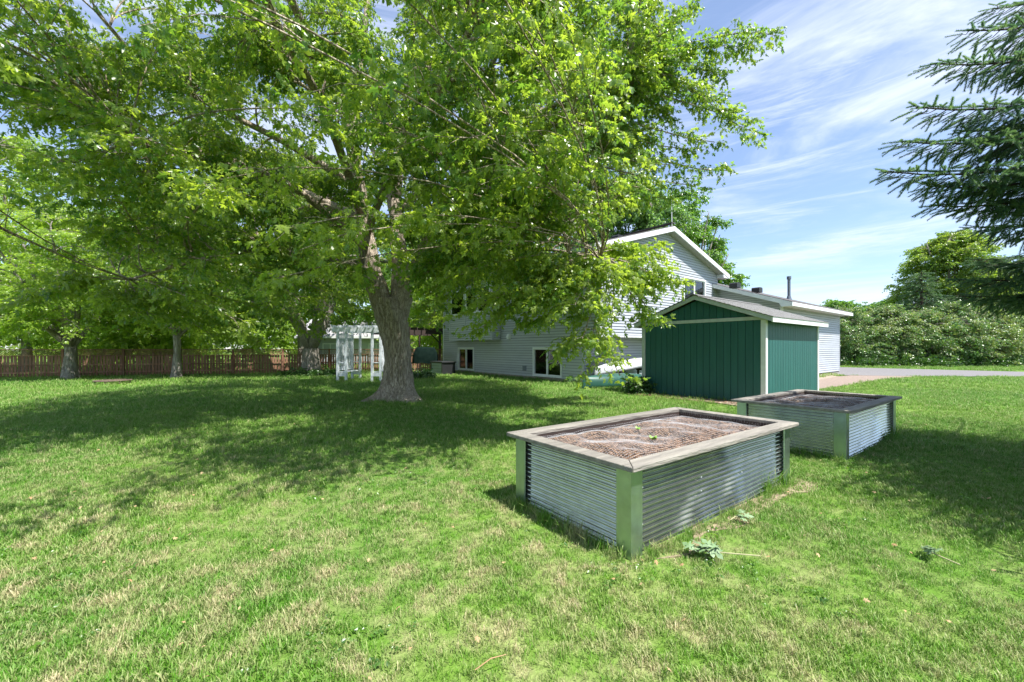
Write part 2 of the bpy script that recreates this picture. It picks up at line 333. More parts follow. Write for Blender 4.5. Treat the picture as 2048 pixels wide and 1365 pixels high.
# ------------------------------------------------------------------ scattering (stuff only): geometry nodes on real points
def leaf_source(name, mb, mat):
    me = mb.mesh(name); me.materials.append(mat)
    return bpy.data.objects.new(name, me)          # a source shape, never linked to the scene
def scatter(name, pts, rot, scl, tint, idx, sources, parent=None, kind='stuff', extra=None):
    pts = np.asarray(pts, dtype=np.float32); n = len(pts)
    me = bpy.data.meshes.new(name); me.vertices.add(n); me.vertices.foreach_set('co', pts.ravel())
    for nm, ty, arr, key in (('rot', 'FLOAT_VECTOR', rot, 'vector'), ('scl', 'FLOAT', scl, 'value'), ('tint', 'FLOAT', tint, 'value'), ('idx', 'INT', idx, 'value')):
        a = me.attributes.new(nm, ty, 'POINT'); a.data.foreach_set(key, np.asarray(arr, dtype=np.int32 if ty == 'INT' else np.float32).ravel())
    me.update()
    o = bpy.data.objects.new(name, me); COL.objects.link(o)
    if parent: o.parent = parent
    if kind: o['kind'] = kind
    g = bpy.data.node_groups.new(name+'_nodes', 'GeometryNodeTree')
    g.interface.new_socket('Geometry', in_out='INPUT', socket_type='NodeSocketGeometry')
    g.interface.new_socket('Geometry', in_out='OUTPUT', socket_type='NodeSocketGeometry')
    gi = N(g, 'NodeGroupInput'); go = N(g, 'NodeGroupOutput'); ip = N(g, 'GeometryNodeInstanceOnPoints')
    g.links.new(gi.outputs[0], ip.inputs['Points'])
    g2 = N(g, 'GeometryNodeGeometryToInstance')
    for s in reversed(sources):
        oi = N(g, 'GeometryNodeObjectInfo'); oi.inputs['Object'].default_value = s; oi.inputs['As Instance'].default_value = False
        g.links.new(oi.outputs['Geometry'], g2.inputs[0])
    g.links.new(g2.outputs[0], ip.inputs['Instance']); ip.inputs['Pick Instance'].default_value = True
    def attr(nm, ty):
        a = N(g, 'GeometryNodeInputNamedAttribute', data_type=ty); a.inputs['Name'].default_value = nm; return a.outputs['Attribute']
    g.links.new(attr('idx', 'INT'), ip.inputs['Instance Index'])
    g.links.new(attr('rot', 'FLOAT_VECTOR'), ip.inputs['Rotation'])
    g.links.new(attr('scl', 'FLOAT'), ip.inputs['Scale'])
    g.links.new(ip.outputs[0], go.inputs[0])
    md = o.modifiers.new('scatter', 'NODES'); md.node_group = g
    return o

LEAF = [(0,0), (-.10,.16), (-.04,.44), (.13,.17), (.46,.62), (.50,.36), (.40,.15), (.74,.24), (1.08,0)]
def leaf_geo(mb, M4, size, r, simple=False, fold=.28):
    pts = LEAF[:1]+LEAF[1:-1]+[LEAF[-1]]+[(x, -y) for x, y in LEAF[1:-1]][::-1]
    if simple: pts = [(0,0), (.15,.28), (.5,.36), (1.05,0), (.5,-.36), (.15,-.28)]
    dr = r.uniform(.1, .45)
    vs = [M4 @ Vector((.27*size, 0, -.02*size))]
    for x, y in pts: vs.append(M4 @ Vector((x*size, y*size, -abs(y)*fold*size-dr*max(0, x)**2*size)))
    n = len(pts)
    mb.add(vs, [(0, 1+i, 1+(i+1) % n) for i in range(n)])
def leaf_cluster(seed, n=12, size=.078, length=.30, droop=.5, simple=False, twig=True, spread=1.0):
    r = random.Random(seed); mb = MB()
    for i in range(n):
        t = (i+.5)/n; side = 1 if i % 2 else -1
        p = Vector((length*t, side*.012, -droop*length*t*t*.6))
        yaw = side*r.uniform(25, 95)*spread if i < n-1 else r.uniform(-20, 20)
        pet = Vector((math.cos(R(yaw)), math.sin(R(yaw)), r.uniform(-.5, .25)))*r.uniform(.03, .07)*spread
        Mx = Matrix.Translation(p+pet) @ Matrix.Rotation(R(yaw+r.uniform(-20, 20)), 4, 'Z') @ Matrix.Rotation(R(r.uniform(-5, 65)), 4, 'Y') @ Matrix.Rotation(R(r.uniform(-45, 45)), 4, 'X')
        leaf_geo(mb, Mx, size*r.uniform(.7, 1.2), r, simple)
    return mb
def sources(mat, num=4, **k): return [leaf_source("leaf_spray_shape", leaf_cluster(100+i, **k), mat) for i in range(num)]

def bez(a, b, c, d, n):
    return [a*(1-t)**3+b*3*t*(1-t)**2+c*3*t*t*(1-t)+d*t**3 for t in [i/(n-1) for i in range(n)]]
def randrot(n, tilt=.5):
    return np.stack([rng.normal(0, tilt, n), rng.normal(0, tilt, n), rng.uniform(0, 6.283, n)], 1)

def grow(root, limbs, tips, bark_m, src, rs, twigs=9, per=5, scl=1.0, twig_len=(.5, 1.3), avoid=None, droop=.25, crown='crown', tintf=None, seg=5, limb_seg=10, trad=.007, keep_from=.3, lim_attach=None):
    """limbs: list of (points, radii); tips: branch ends. Branches leave the nearest limb, twigs leave the branches, leaf sprays sit on the twigs."""
    r = random.Random(rs); o = root.location
    nodes = []
    lm = MB(); lm.smooth = True
    for pts, rad in limbs:
        lm.tube([p-o for p in pts], rad, limb_seg)
        for i, p in enumerate(pts):
            if lim_attach is None or i >= lim_attach: nodes.append((p, rad[i], (pts[min(i+1, len(pts)-1)]-pts[max(0, i-1)]).normalized()))
    lm.build('limb', bark_m, root)
    br = MB(); br.smooth = True; P_ = []; Rt = []; S = []
    for T in tips:
        best = min(nodes, key=lambda n: (T-n[0]).length*(1.0+.9*max(0, n[0].z-T.z)/max(.5, (T-n[0]).length)) + (0 if n[0].z < T.z+1.0 else 1.5))
        a, rad, dr = best; L = (T-a).length
        if L < .3: continue
        out = (T-a); flat = Vector((out.x, out.y, 0)); fl = flat.normalized() if flat.length > 0 else Vector((1, 0, 0))
        b = a+(dr*.5+fl*.5+Vector((0, 0, .35)))*L*.35
        c = T-(fl*.8+Vector((0, 0, -droop)))*L*.3+Vector((r.uniform(-.1, .1), r.uniform(-.1, .1), 0))*L
        path = bez(a, b, c, T, 8); r0 = min(rad*.6, .02+.014*L)
        if avoid and sum(1 for p in path if avoid(p)) >= 4: continue
        br.tube([p-o for p in path], [r0+(trad*1.3-r0)*(i/7)**.7 for i in range(8)], seg, cap=False)
        for k in range(twigs):
            t = keep_from+(1-keep_from)*((k+r.random())/twigs); t = min(t, .999); i = int(t*7); f = t*7-i
            s = path[i].lerp(path[min(7, i+1)], f); tan = (path[min(7, i+1)]-path[i]).normalized()
            sd = tan.cross(Vector((0, 0, 1))); sd = sd.normalized() if sd.length > .01 else Vector((1, 0, 0))
            side = 1 if k % 2 else -1
            d = (tan*r.uniform(.4, 1.1)+sd*side*r.uniform(.3, 1.2)+Vector((0, 0, r.uniform(-.35, .5)))).normalized()
            Lt = r.uniform(*twig_len)*(1.15-.5*t); e = s+d*Lt+Vector((0, 0, -droop*Lt*Lt*.45))
            mid = s+d*Lt*.5+Vector((0, 0, .04*Lt))
            br.tube([s-o, mid-o, e-o], [trad, trad*.7, trad*.35], 3, cap=False)
            yaw = math.atan2(d.y, d.x)
            for q in range(per):
                u = (q+.6)/per; p = s.lerp(mid, u*2) if u < .5 else mid.lerp(e, u*2-1)
                p = p+Vector((r.gauss(0, .05), r.gauss(0, .05), r.gauss(0, .05)))*scl
                if avoid and avoid(p): continue
                P_.append(tuple(p-o)); Rt.append((r.gauss(0, .35), r.gauss(.15, .35), yaw+r.gauss(0, .7))); S.append(scl*r.uniform(.75, 1.2))
    br.build('branches', bark_m, root)['kind'] = 'stuff'
    n = len(P_); 
    tint = np.clip(rng.normal(.40, .17, n), 0, 1)
    if tintf: tint = np.clip(tint+np.array([tintf(Vector(p)+o) for p in P_]), 0, 1)
    c = scatter(crown, P_, Rt, S, tint, rng.integers(0, len(src), n), src, root)
    return c, n

# ------------------------------------------------------------------ setting: ground, driveway, path
def sheet(name, poly, z, mat, label=None):
    mb = MB(); mb.add([(x, y, z) for x, y in poly], [tuple(range(len(poly)))]); o = mb.build(name, mat); o['kind'] = 'structure'; return o
mb = MB()
nx = 40
xs = [-400, -120, -60]+list(np.linspace(-40, 60, 60))+[90, 160, 500]; ys = [-60, -20]+list(np.linspace(-5, 80, 60))+[110, 180, 900]
vs = [(x, y, .03*noise.noise(Vector((x*.35, y*.35, 0)))*(1 if 0 < y < 14 and abs(x) < 14 else 0)-.012) for y in ys for x in xs]
mb.add(vs, [(j*len(xs)+i, j*len(xs)+i+1, (j+1)*len(xs)+i+1, (j+1)*len(xs)+i) for j in range(len(ys)-1) for i in range(len(xs)-1)]); mb.smooth = True
mb.build('ground', M['lawn'])['kind'] = 'structure'
drive = [(19.6,25.0),(19.0,23.4),(21,22.75),(28,22.2),(60,19.6),(60,22.2),(33.4,26.5),(27.4,32.2),(23.5,36)]
drive = [(x, y) for x, y in drive]
def thick(name, poly, z0, z1, mat):
    mb = MB(); mb.prism(poly, 'z', z0, z1); o = mb.build(name, mat); o['kind'] = 'structure'; return o
thick('driveway', drive, -.05, .022, M['asphalt'])
path = [(10.6,14.6),(12.4,16.1),(14.8,17.7),(18,20.1),(22.4,22.55),(19.2,23.2),(16.5,21.6),(13.2,19.6),(11.4,18.3)]
thick('path', path, -.05, .016, M['path'])

# ------------------------------------------------------------------ house (local x runs along the gable wall, local y back along the long wall)
ANG = math.atan2(.613, .790)
P0 = Vector((3.035, 17.63, 0)); U = Vector((.790, .613, 0)); V = Vector((-.613, .790, 0))
house = empty('house', P0, ANG, 'two storey grey vinyl sided house with white trimmed gable behind the green shed', 'house')
def a_of(px, b):                      # local x at which a line of depth b crosses pixel column px
    r = (px-1024)/F; bx = P0.x+V.x*b; by = P0.y+V.y*b
    return (r*by-bx)/(U.x-r*U.y)
def b_of(px, a):
    r = (px-1024)/F; bx = P0.x+U.x*a; by = P0.y+U.y*a
    return (r*by-bx)/(V.x-r*V.y)

LAP = .128
def siding(wall, plane, at, s0, s1, z0, top, openings, out, lap=LAP, name='siding_board', mat=None, ext=0):
    """Lap siding of boards, each its own object, on a wall along x (plane 'x', at = y) or along y (plane 'y', at = x). out = -1/+1 outward."""
    z = z0; k = 0
    while True:
        za, zb = z, z+lap
        zmax = max(top(s) for s in np.linspace(s0, s1, 41))
        if za+.024 >= zmax-.01: break
        zb = min(zb, zmax)
        iv = [(s0, s1)]
        for (o0, o1, oz0, oz1) in openings:
            if za < oz1-.001 and zb > oz0+.001:
                nv = []
                for (p, q) in iv:
                    if o1 <= p or o0 >= q: nv.append((p, q)); continue
                    if o0 > p: nv.append((p, o0))
                    if o1 < q: nv.append((o1, q))
                iv = nv
        for (p, q) in iv:
            # clip by a sloping top
            def lim(zz):
                ss = np.linspace(p, q, 161); ok = [s for s in ss if top(s) >= zz-.0005]
                return (min(ok), max(ok)) if ok else None
            la, lb = lim(za), lim(zb)
            if la is None or la[1]-la[0] < .02: continue
            if lb is None: lb = ((la[0]+la[1])/2-.01, (la[0]+la[1])/2+.01)
            t0 = .026; zg = za+.020
            la = lim(zg) or la
            def pt(s, zz, d): return (s, at+out*d, zz) if plane == 'x' else (at+out*d, s, zz)
            vs = [pt(la[0], zg, t0), pt(la[1], zg, t0), pt(lb[1], zb, .006), pt(lb[0], zb, .006),
                  pt(la[0], zg, 0), pt(la[1], zg, 0), pt(lb[1], zb, 0), pt(lb[0], zb, 0)]
            fs = [(0,1,2,3), (7,6,5,4), (0,4,5,1), (1,5,6,2), (2,6,7,3), (3,7,4,0)]
            mb = MB(); mb.add(vs, fs); mb.build(name, mat or M['siding'], wall)
        z += lap
def core(parent, name, plane, at, s0, s1, z0, z1, openings, thick_, inward, mat=None):
    """solid wall behind the boards, cut round its openings"""
    mb = MB(); cuts = sorted({s0, s1}|{o[0] for o in openings}|{o[1] for o in openings})
    for p, q in zip(cuts[:-1], cuts[1:]):
        zs = [(z0, z1)]
        for o in openings:
            if o[0] < (p+q)/2 < o[1]: zs = [(z0, o[2]), (o[3], z1)]
        for a, b in zs:
            if b-a < .01: continue
            if plane == 'x': mb.box((p, at, a), (q, at+inward*thick_, b))
            else: mb.box((at, p, a), (at+inward*thick_, q, b))
    return mb.build(name, mat or M['core'], parent)
def window(parent, plane, at, out, s0, s1, z0, z1, leaves=2, fw=.07, blinds=False, curtain=False, name='window'):
    def bx(mb, sa, sb, za, zb, d0, d1):
        if plane == 'x': mb.box((sa, at+out*d0, za), (sb, at+out*d1, zb))
        else: mb.box((at+out*d0, sa, za), (at+out*d1, sb, zb))
    f = MB()
    bx(f, s0-.05, s1+.05, z1, z1+fw, -.08, .05); bx(f, s0-.05, s1+.05, z0-fw, z0, -.08, .06)
    bx(f, s0-.05, s0+fw*.5, z0, z1, -.08, .048); bx(f, s1-fw*.5, s1+.05, z0, z1, -.08, .048)
    win = f.build(name, M['white'], parent)
    w_ = (s1-s0)/leaves
    for i in range(leaves):
        a, b = s0+w_*i, s0+w_*(i+1); g = MB()
        bx(g, a+.05, b-.05, z0+.05, z1-.05, -.035, -.029); g.build('pane', M['glass'], win)
        sh_ = MB(); bx(sh_, a, a+.05, z0, z1, -.06, .01+.006*i); bx(sh_, b-.05, b, z0, z1, -.06, .01+.006*i)
        bx(sh_, a+.05, b-.05, z0, z0+.05, -.06, .008+.006*i); bx(sh_, a+.05, b-.05, z1-.05, z1, -.06, .008+.006*i); sh_.build('sash', M['white'], win)
    if blinds:
        m = MB()
        zz = z0+.08
        while zz < z1-.05: bx(m, s0+.05, s1-.05, zz, zz+.032, -.085, -.07); zz += .045
        m.build('blind', M['blind'], win)
    if curtain:
        m = MB(); n = 14
        sa, sb = s0+.1, s0+(s1-s0)*.42
        for i in range(n):
            q0 = sa+(sb-sa)*i/n; q1 = sa+(sb-sa)*(i+1)/n; bx(m, q0, q1, z0+.05, z1, -.22-.03*(i % 2), -.2)
        m.build('curtain', M['curtain'], win)
    return win

HW, HL = 10.14, 12.58                # gable width, length of the long wall
J = .88                              # the upper floor overhangs the lower gable wall by this
ZJ = 2.07; EZ = 5.70; RZ = 7.22      # jetty underside, wall height at the eaves and at the ridge
GP = -4.14                           # front plane of the garage wing
rake = lambda s: EZ+(RZ-EZ)*(1-abs(s-HW/2)/(HW/2))
# foundation
mb = MB(); mb.box((.02,.02,-.1), (HW-.02, HL-.02, .16)); mb.box((9.9,GP+.02,-.1), (19.62, HL-2, .10)); mb.build('foundation', M['found'], house)
# long wall, facing the maple
wB = [(1.34, 3.26, .25, 1.53), (8.77, 10.53, .25, 1.53)]
lw = core(house, 'wall', 'y', .06, 0, HL, .16, EZ, wB, .12, 1); tag(lw, 'long shaded wall facing the maple')
siding(lw, 'y', .06, .05, HL-.07, .14, lambda s: 2.07, wB, -1)
siding(lw, 'y', .06, -J+.09, HL-.07, 2.07, lambda s: EZ, [(6.0, 10.73, 2.0, 5.3)], -1)
window(lw, 'y', .06, -1, wB[0][0], wB[0][1], wB[0][2], wB[0][3], curtain=True)
window(lw, 'y', .06, -1, wB[1][0], wB[1][1], wB[1][2], wB[1][3])
mb = MB(); mb.box((.07,-J+.01,ZJ), (.17,-.01,EZ)); mb.build('overhang_side', M['core'], lw)
# room behind the windows
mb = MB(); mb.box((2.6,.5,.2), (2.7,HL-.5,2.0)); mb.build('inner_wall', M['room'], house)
# lower gable wall under the jetty
gl = core(house, 'wall', 'x', .0, .18, 10.0, .16, ZJ, [], .12, 1); tag(gl, 'recessed lower gable wall under the overhang')
siding(gl, 'x', 0.0, .08, 10.0, .14, lambda s: ZJ, [], -1)
# upper gable wall
wU = [(a_of(1367, -J), a_of(1409, -J), 3.95, 5.17)]
gu = MB()
s0, s1, zl, zh = wU[0]
y0, y1 = -J+.0, -J+.14
for (pa, pb, za, zb) in ((.08, s0, ZJ, EZ), (s1, HW, ZJ, EZ), (s0, s1, ZJ, zl), (s0, s1, zh, EZ)):
    gu.box((pa, y0, za), (pb, y1, zb))
gu.prism([(.08, EZ), (HW, EZ), (HW/2, RZ)], 'y', y0, y1)
gu = gu.build('wall', M['core'], house); tag(gu, 'sunlit upper gable wall')
siding(gu, 'x', -J, .09, HW-.07, ZJ+.03, rake, wU, -1)
window(gu, 'x', -J, -1, s0, s1, zl, zh, blinds=True)
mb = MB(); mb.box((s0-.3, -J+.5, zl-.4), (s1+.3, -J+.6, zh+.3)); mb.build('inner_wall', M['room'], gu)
mb = MB(); mb.box((.06,-J-.028,ZJ-.03), (HW,-.0,ZJ)); mb.build('overhang_soffit', M['soffit'], house)
mb = MB(); mb.box((.03,-J-.035,ZJ-.035), (HW,-J-.022,ZJ+.035)); mb.build('starter_trim', M['white'], house)
# bay on the long wall
bay = MB(); bay.box((-.5+.02,6.02,2.02), (.05,10.71,5.28)); bay = bay.build('bay', M['core'], house)
bo = [(6.25, 7.45, 3.6, 5.0), (7.6, 8.75, 3.6, 5.0), (8.95, 10.5, 3.6, 5.0)]
siding(bay, 'y', -.48, 6.05, 10.68, 2.0, lambda s: 5.28, bo, -1)
siding(bay, 'x', 6.02, -.46, .03, 2.0, lambda s: 5.28, [], -1)
for o_ in bo:
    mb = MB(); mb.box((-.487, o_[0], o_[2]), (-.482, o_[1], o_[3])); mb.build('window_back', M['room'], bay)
    mb = MB(); mb.box((-.50, o_[0]+.05, o_[2]+.05), (-.495, o_[1]-.05, o_[3]-.05)); mb.build('pane', M['glass'], bay)
    mb = MB()
    for (ya, yb, za, zb) in ((o_[0]-.04, o_[1]+.04, o_[2]-.04, o_[2]+.05), (o_[0]-.04, o_[1]+.04, o_[3]-.05, o_[3]+.04), (o_[0]-.04, o_[0]+.05, o_[2]+.05, o_[3]-.05), (o_[1]-.05, o_[1]+.04, o_[2]+.05, o_[3]-.05)):
        mb.box((-.535, ya, za), (-.47, yb, zb))
    mb.build('window_frame', M['white'], bay)
for yy in (6.0, 8.80, 10.65):
    mb = MB(); mb.box((-.525, yy, 2.0), (-.43, yy+.08, 5.3)); mb.build('corner_trim', M['siding'], bay)
# corner trims
def trim(x0, y0_, x1, y1_, z0, z1, parent=house, mat='white', nm='corner_trim'):
    mb = MB(); mb.box((x0,y0_,z0), (x1,y1_,z1)); return mb.build(nm, M[mat], parent)
trim(.03, -J-.035, .12, -J+.09, ZJ+.02, EZ)
trim(.03, HL-.08, .12, HL, .14, EZ); trim(HW-.07, -J-.03, HW+.01, -J+.05, ZJ, EZ-.02, mat='siding')
trim(.03, -.02, .10, .06, .14, ZJ-.04, mat='siding')
# hatch vent and outlet on the long wall
mb = MB(); yb = b_of(1020, .06); mb.box((-.10, yb-.09, 2.05), (.045, yb+.09, 2.13)); mb.prism([(-.14, 2.13), (.045, 2.13), (.045, 2.32), (-.06, 2.32)], 'y', yb-.09, yb+.09)
mb.build('vent_hood', M['white'], lw)
mb = MB(); yb = b_of(1050, .06); mb.box((.0, yb-.13, .42), (.045, yb+.13, .68)); mb.box((-.04, yb-.03, .45), (.0, yb+.03, .65)); mb.build('outlet_box', M['greyplastic'], lw)
# main roof
OE, OG = .62, .40                    # eave and gable overhangs
slope = (RZ-EZ)/(HW/2)
def roof_piece(x_out, ridge_x, y0_, y1_, zr, sl, th=.17):
    sgn = 1 if x_out > ridge_x else -1
    ze = zr-sl*abs(x_out-ridge_x)
    return [(x_out, ze), (ridge_x, zr), (ridge_x, zr+th), (x_out, ze+th)]
roof = MB()
for xo in (-OE, HW+OE):
    roof.prism(roof_piece(xo, HW/2, 0, 0, RZ+.04, slope, .045), 'y', -J-OG+.03, HL+.4)
roof = roof.build('roof', M['shingle_d'], house)
# move the shingle layer above the rafters
roof.location.z = .17
sof = MB()
for xo in (-OE+.02, HW+OE-.02):
    sof.prism(roof_piece(xo, HW/2, 0, 0, RZ+.005, slope, .03), 'y', -J-OG+.03, HL+.35)
sof.build('soffit', M['soffit'], roof).location.z = -.17
# soffit grooves as small battens
grooves = MB(); n_ = 54
for sgn in (-1, 1):
    for i in range(n_):
        x = HW/2+sgn*(HW/2+OE)*(i+.5)/n_; z = RZ+.005-slope*abs(x-HW/2)
        grooves.box((x-.045, -J-OG+.03, z-.012), (x+.045, -J-.03, z-.004))
go_ = grooves.build('soffit_slats', M['soffit'], roof); go_.location.z = -.17; go_['kind'] = 'stuff'
for sgn, xo in ((-1, -OE), (1, HW+OE)):
    zr = RZ+.04; ze = zr-slope*abs(xo-HW/2); mb = MB()
    mb.prism([(xo, ze-.06), (HW/2, zr-.06), (HW/2, zr+.165), (xo, ze+.165)], 'y', -J-OG-.02, -J-OG+.028)
    mb.build('rake_board', M['white'], roof).location.z = -.17
    # eave fascia and boxed return
    mb = MB(); mb.box((xo-.02*(1 if sgn > 0 else -1)-.0, -J-OG+.03, ze-.05), (xo+sgn*.03, HL+.4, ze+.16)); mb.build('fascia', M['white'], roof).location.z = -.17
    mb = MB(); xi = 0.0 if sgn < 0 else HW
    mb.prism([(xo, ze-.06), (xi-sgn*.05, ze-.06), (xi-sgn*.05, ze-.05+slope*OE), (xo, ze-.02)], 'y', -J-OG+.0, -J-.03); mb.build('eave_return', M['white'], roof).location.z = -.17
mb = MB(); mb.box((HW/2-.14, -J-OG+.04, RZ+.20), (HW/2+.14, HL+.4, RZ+.235)); mb.build('ridge_cap', M['shingle_d'], roof).location.z = -.17+.2-.03
def vent_box(parent, x, y, z, nm='roof_vent', s=1):
    mb = MB(); mb.prism([(x-.22*s, z-.1), (x+.22*s, z-.1), (x+.22*s, z+.12), (x+.16*s, z+.17), (x-.16*s, z+.17), (x-.22*s, z+.12)], 'y', y-.2*s, y+.2*s)
    return mb.build(nm, M['black'], parent, bevel=.01)
vent_box(house, HW/2-1.4, 1.0, RZ+.21-slope*1.4+.05)
# garage wing: roof falls towards local -y
ZG = 3.62; SG = .345; GE = .6; GX0, GX1 = 9.58, 20.0
yo = GP-GE
def gz(y): return ZG+.03+SG*(y-yo)
gw = core(house, 'wall', 'x', GP, 10.12, 19.64, .10, ZG, [], .12, 1); tag(gw, 'garage wing wall right of the shed')
siding(gw, 'x', GP, 10.14, 19.58, .08, lambda s: ZG+.02, [], -1)
gs = MB(); gs.prism([(GP+.02, .1), (-J, .1), (-J, gz(-J)-.06), (GP+.02, gz(GP)-.06)], 'x', 10.12, 10.24); gs = gs.build('wall', M['core'], house); tag(gs, 'shaded side wall of the garage wing')
siding(gs, 'y', 10.12, GP+.02, -J-.03, .08, lambda s: gz(s)-.07, [], -1)
trim(10.08, GP-.03, 10.17, GP+.08, .08, ZG); trim(19.58, GP-.03, 19.68, GP+.06, .06, ZG, mat='siding')
mb = MB(); mb.prism([(yo, ZG+.16), (3.5, ZG+.16+SG*(3.5-yo)), (3.5, ZG+.21+SG*(3.5-yo)), (yo, ZG+.21)], 'x', GX0-.01, GX1+.02)
mb.prism([(12.0-.0, ZG+.16), (3.5, ZG+.16+SG*(3.5-yo)), (3.5, ZG+.21+SG*(3.5-yo)), (12.0, ZG+.21)], 'x', HW+.7, GX1+.02)
groof = mb.build('roof', M['shingle_d'], house); tag(groof, 'low roof of the garage wing')
mb = MB(); mb.box((GX0+.05, yo+.03, ZG+.0), (GX1, GP-.03, ZG+.025)); mb.build('soffit', M['soffit'], groof)
mb = MB(); mb.box((GX0, yo-.03, ZG-.01), (GX1, yo+.02, ZG+.165)); mb.build('fascia', M['white'], groof)
mb = MB(); mb.prism([(yo-.03, ZG-.03), (yo+.45, ZG-.03), (yo+.55, gz(yo+.55)-.06), (-J-.03, gz(-J)-.06), (-J-.03, gz(-J)+.15), (yo-.03, ZG+.16)], 'x', GX0-.035, GX0+.01); mb.build('rake_board', M['white'], groof)
mb = MB(); mb.prism([(yo+.55, gz(yo+.55)-.07), (-J-.03, gz(-J)-.07), (-J-.03, gz(-J)-.05), (yo+.55, gz(yo+.55)-.05)], 'x', GX0+.012, 10.09); mb.build('soffit', M['soffit'], groof)
for px, bb in ((1470, -2.4), (1514, -2.6)):
    vent_box(house, a_of(px, bb), bb, gz(bb)+.30)
ax = a_of(1578, -2.5); zb = gz(-2.5)
mb = MB(); mb.tube([(ax,-2.5,zb), (ax,-2.5,zb+1.45)], .085, 16); mb.tube([(ax,-2.5,zb+1.42), (ax,-2.5,zb+1.60)], .12, 16)
mb.tube([(ax,-2.5,zb+.0), (ax,-2.5,zb+.38)], [.18,.10], 16); fl = mb.build('flue_pipe', M['flue'], house)
mb = MB(); mb.tube([(HW/2-.05,-J-OG+.1,RZ+.1), (HW/2-.1,-J-OG+.1,RZ+1.9)], [.022,.014], 8); mb.tube([(HW/2-.35,-J-OG+.1,RZ+1.3), (HW/2+.15,-J-OG+.1,RZ+1.3)], .006, 4); mb.build('antenna_mast', M['white'], house)

# ------------------------------------------------------------------ shed
S0 = Vector((6.966, 11.27, 0)); SL, SWd = 3.88, 4.35       # along local y (front face), along local x (lit side)
shed = empty('garden_shed', S0, ANG, 'dark green garden shed with pale trim and low gabled roof beside the house', 'shed')
ZE, ZP = 2.34, 3.04; ssl = (ZP-ZE)/(SL/2)
mb = MB(); mb.box((.03,.03,-.02), (SWd-.03, SL-.03, ZE)); mb.prism([(.03, ZE), (SL-.03, ZE), (SL/2, ZP-.02)], 'x', .03, SWd-.03); body = mb.build('wall', M['green'], shed)
stop = lambda s: ZE+ssl*(SL/2-abs(s-SL/2))
nb = 18; bw = (SL-.2)/nb
for i in range(nb):
    y0_ = .1+bw*i; g_ = .006
    mb = MB(); mb.box((-.005, y0_+g_, .0), (.03, y0_+bw-g_, ZE+.005)); mb.build('board', M['green'], body)
    mb = MB(); a_, b_ = y0_+g_, y0_+bw-g_
    pts = [(a_, ZE+.10), (b_, ZE+.10), (b_, stop(b_)), (a_, stop(a_))]
    if a_ < SL/2 < b_: pts = [(a_, ZE+.10), (b_, ZE+.10), (b_, stop(b_)), (SL/2, ZP), (a_, stop(a_))]
    if stop(min(a_, SL-b_)) > ZE+.1+.03 and pts[2][1] > ZE+.12 and pts[-1][1] > ZE+.1:
        mb.prism(pts, 'x', -.004, .03); mb.build('gable_board', M['green'], body)
nb = 21; bw = (SWd-.2)/nb
for i in range(nb):
    x0_ = .1+bw*i; mb = MB(); mb.box((x0_+.006, -.005, .0), (x0_+bw-.006, .03, ZE)); mb.build('board', M['green'], body)
for (a_, b_) in (((-.03,-.03,0), (.10,.10,ZE+.0)), ((-.03,SL-.10,0), (.10,SL+.03,ZE)), ((SWd-.09,-.03,0), (SWd+.03,.10,ZE))):
    mb = MB(); mb.box(a_, b_); mb.build('corner_trim', M['trim'] if a_[1] > 0 else M['trimw'], shed, bevel=.004)
mb = MB(); mb.box((-.028, -.02, ZE), (.0, SL+.02, ZE+.10)); mb.build('band_board', M['trim'], shed, bevel=.003)
OR, OEs = .17, .22
zr = ZP+.02
for sgn in (-1, 1):
    ye = -OEs if sgn < 0 else SL+OEs; ze = zr-ssl*(SL/2+OEs)
    mb = MB(); mb.prism([(ye, ze), (SL/2, zr), (SL/2, zr+.13), (ye, ze+.13)], 'x', -OR, -OR+.04); mb.build('rake_board', M['trim'], shed, bevel=.003)
    mb = MB(); mb.prism([(ye, ze), (SL/2, zr), (SL/2, zr+.13), (ye, ze+.13)], 'x', SWd+OR-.04, SWd+OR); mb.build('rake_board', M['trim'], shed)
    mb = MB(); mb.box((-OR+.0, ye-sgn*.0, ze-.02), (SWd+OR, ye+sgn*.035, ze+.125)); mb.build('fascia', M['trimw'], shed, bevel=.003)
    mb = MB(); mb.prism([(ye+(-sgn)*.01, ze+.10), (SL/2, zr+.10), (SL/2, zr+.128), (ye+(-sgn)*.01, ze+.128)], 'x', -OR+.042, SWd+OR-.042); deck = mb.build('roof', M['tar'], shed)
    # shingle courses and tabs
    nc = 16; Ls = math.hypot(SL/2+OEs+.05, ssl*(SL/2+OEs+.05)); ca = math.atan(ssl); w0 = SWd+2*OR+.06
    tabs = MB(); nt_ = 15; rr = random.Random(3)
    for c_ in range(nc):
        d0 = Ls*c_/nc; d1 = Ls*(c_+1)/nc+.03
        for k in range(nt_+1):
            xa = -OR-.03+w0*(k-(.5 if c_ % 2 else 0))/nt_; xb = xa+w0/nt_-.008
            xa = max(xa, -OR-.03); xb = min(xb, SWd+OR+.03)
            if xb-xa < .02: continue
            def pp(d, h_):
                y = ye+sgn*.05*1+(-sgn)*d*math.cos(ca); z = ze-.0175+.135+d*math.sin(ca)+h_; return y, z
            j = rr.uniform(0, .004)
            (ya, za), (yb_, zb_) = pp(d0, .016+j), pp(d1, .004)
            (yc, zc), (yd, zd) = pp(d0, .0), pp(d1, .0)
            tabs.add([(xa,ya,za),(xb,ya,za),(xb,yb_,zb_),(xa,yb_,zb_),(xa,yc,zc),(xb,yc,zc)], [(0,1,2,3) if sgn < 0 else (3,2,1,0), (0,4,5,1), (0,3,4), (1,5,2)])
    tb = tabs.build('shingles', M['shingle'], deck); tb['kind'] = 'stuff'
mb = MB()
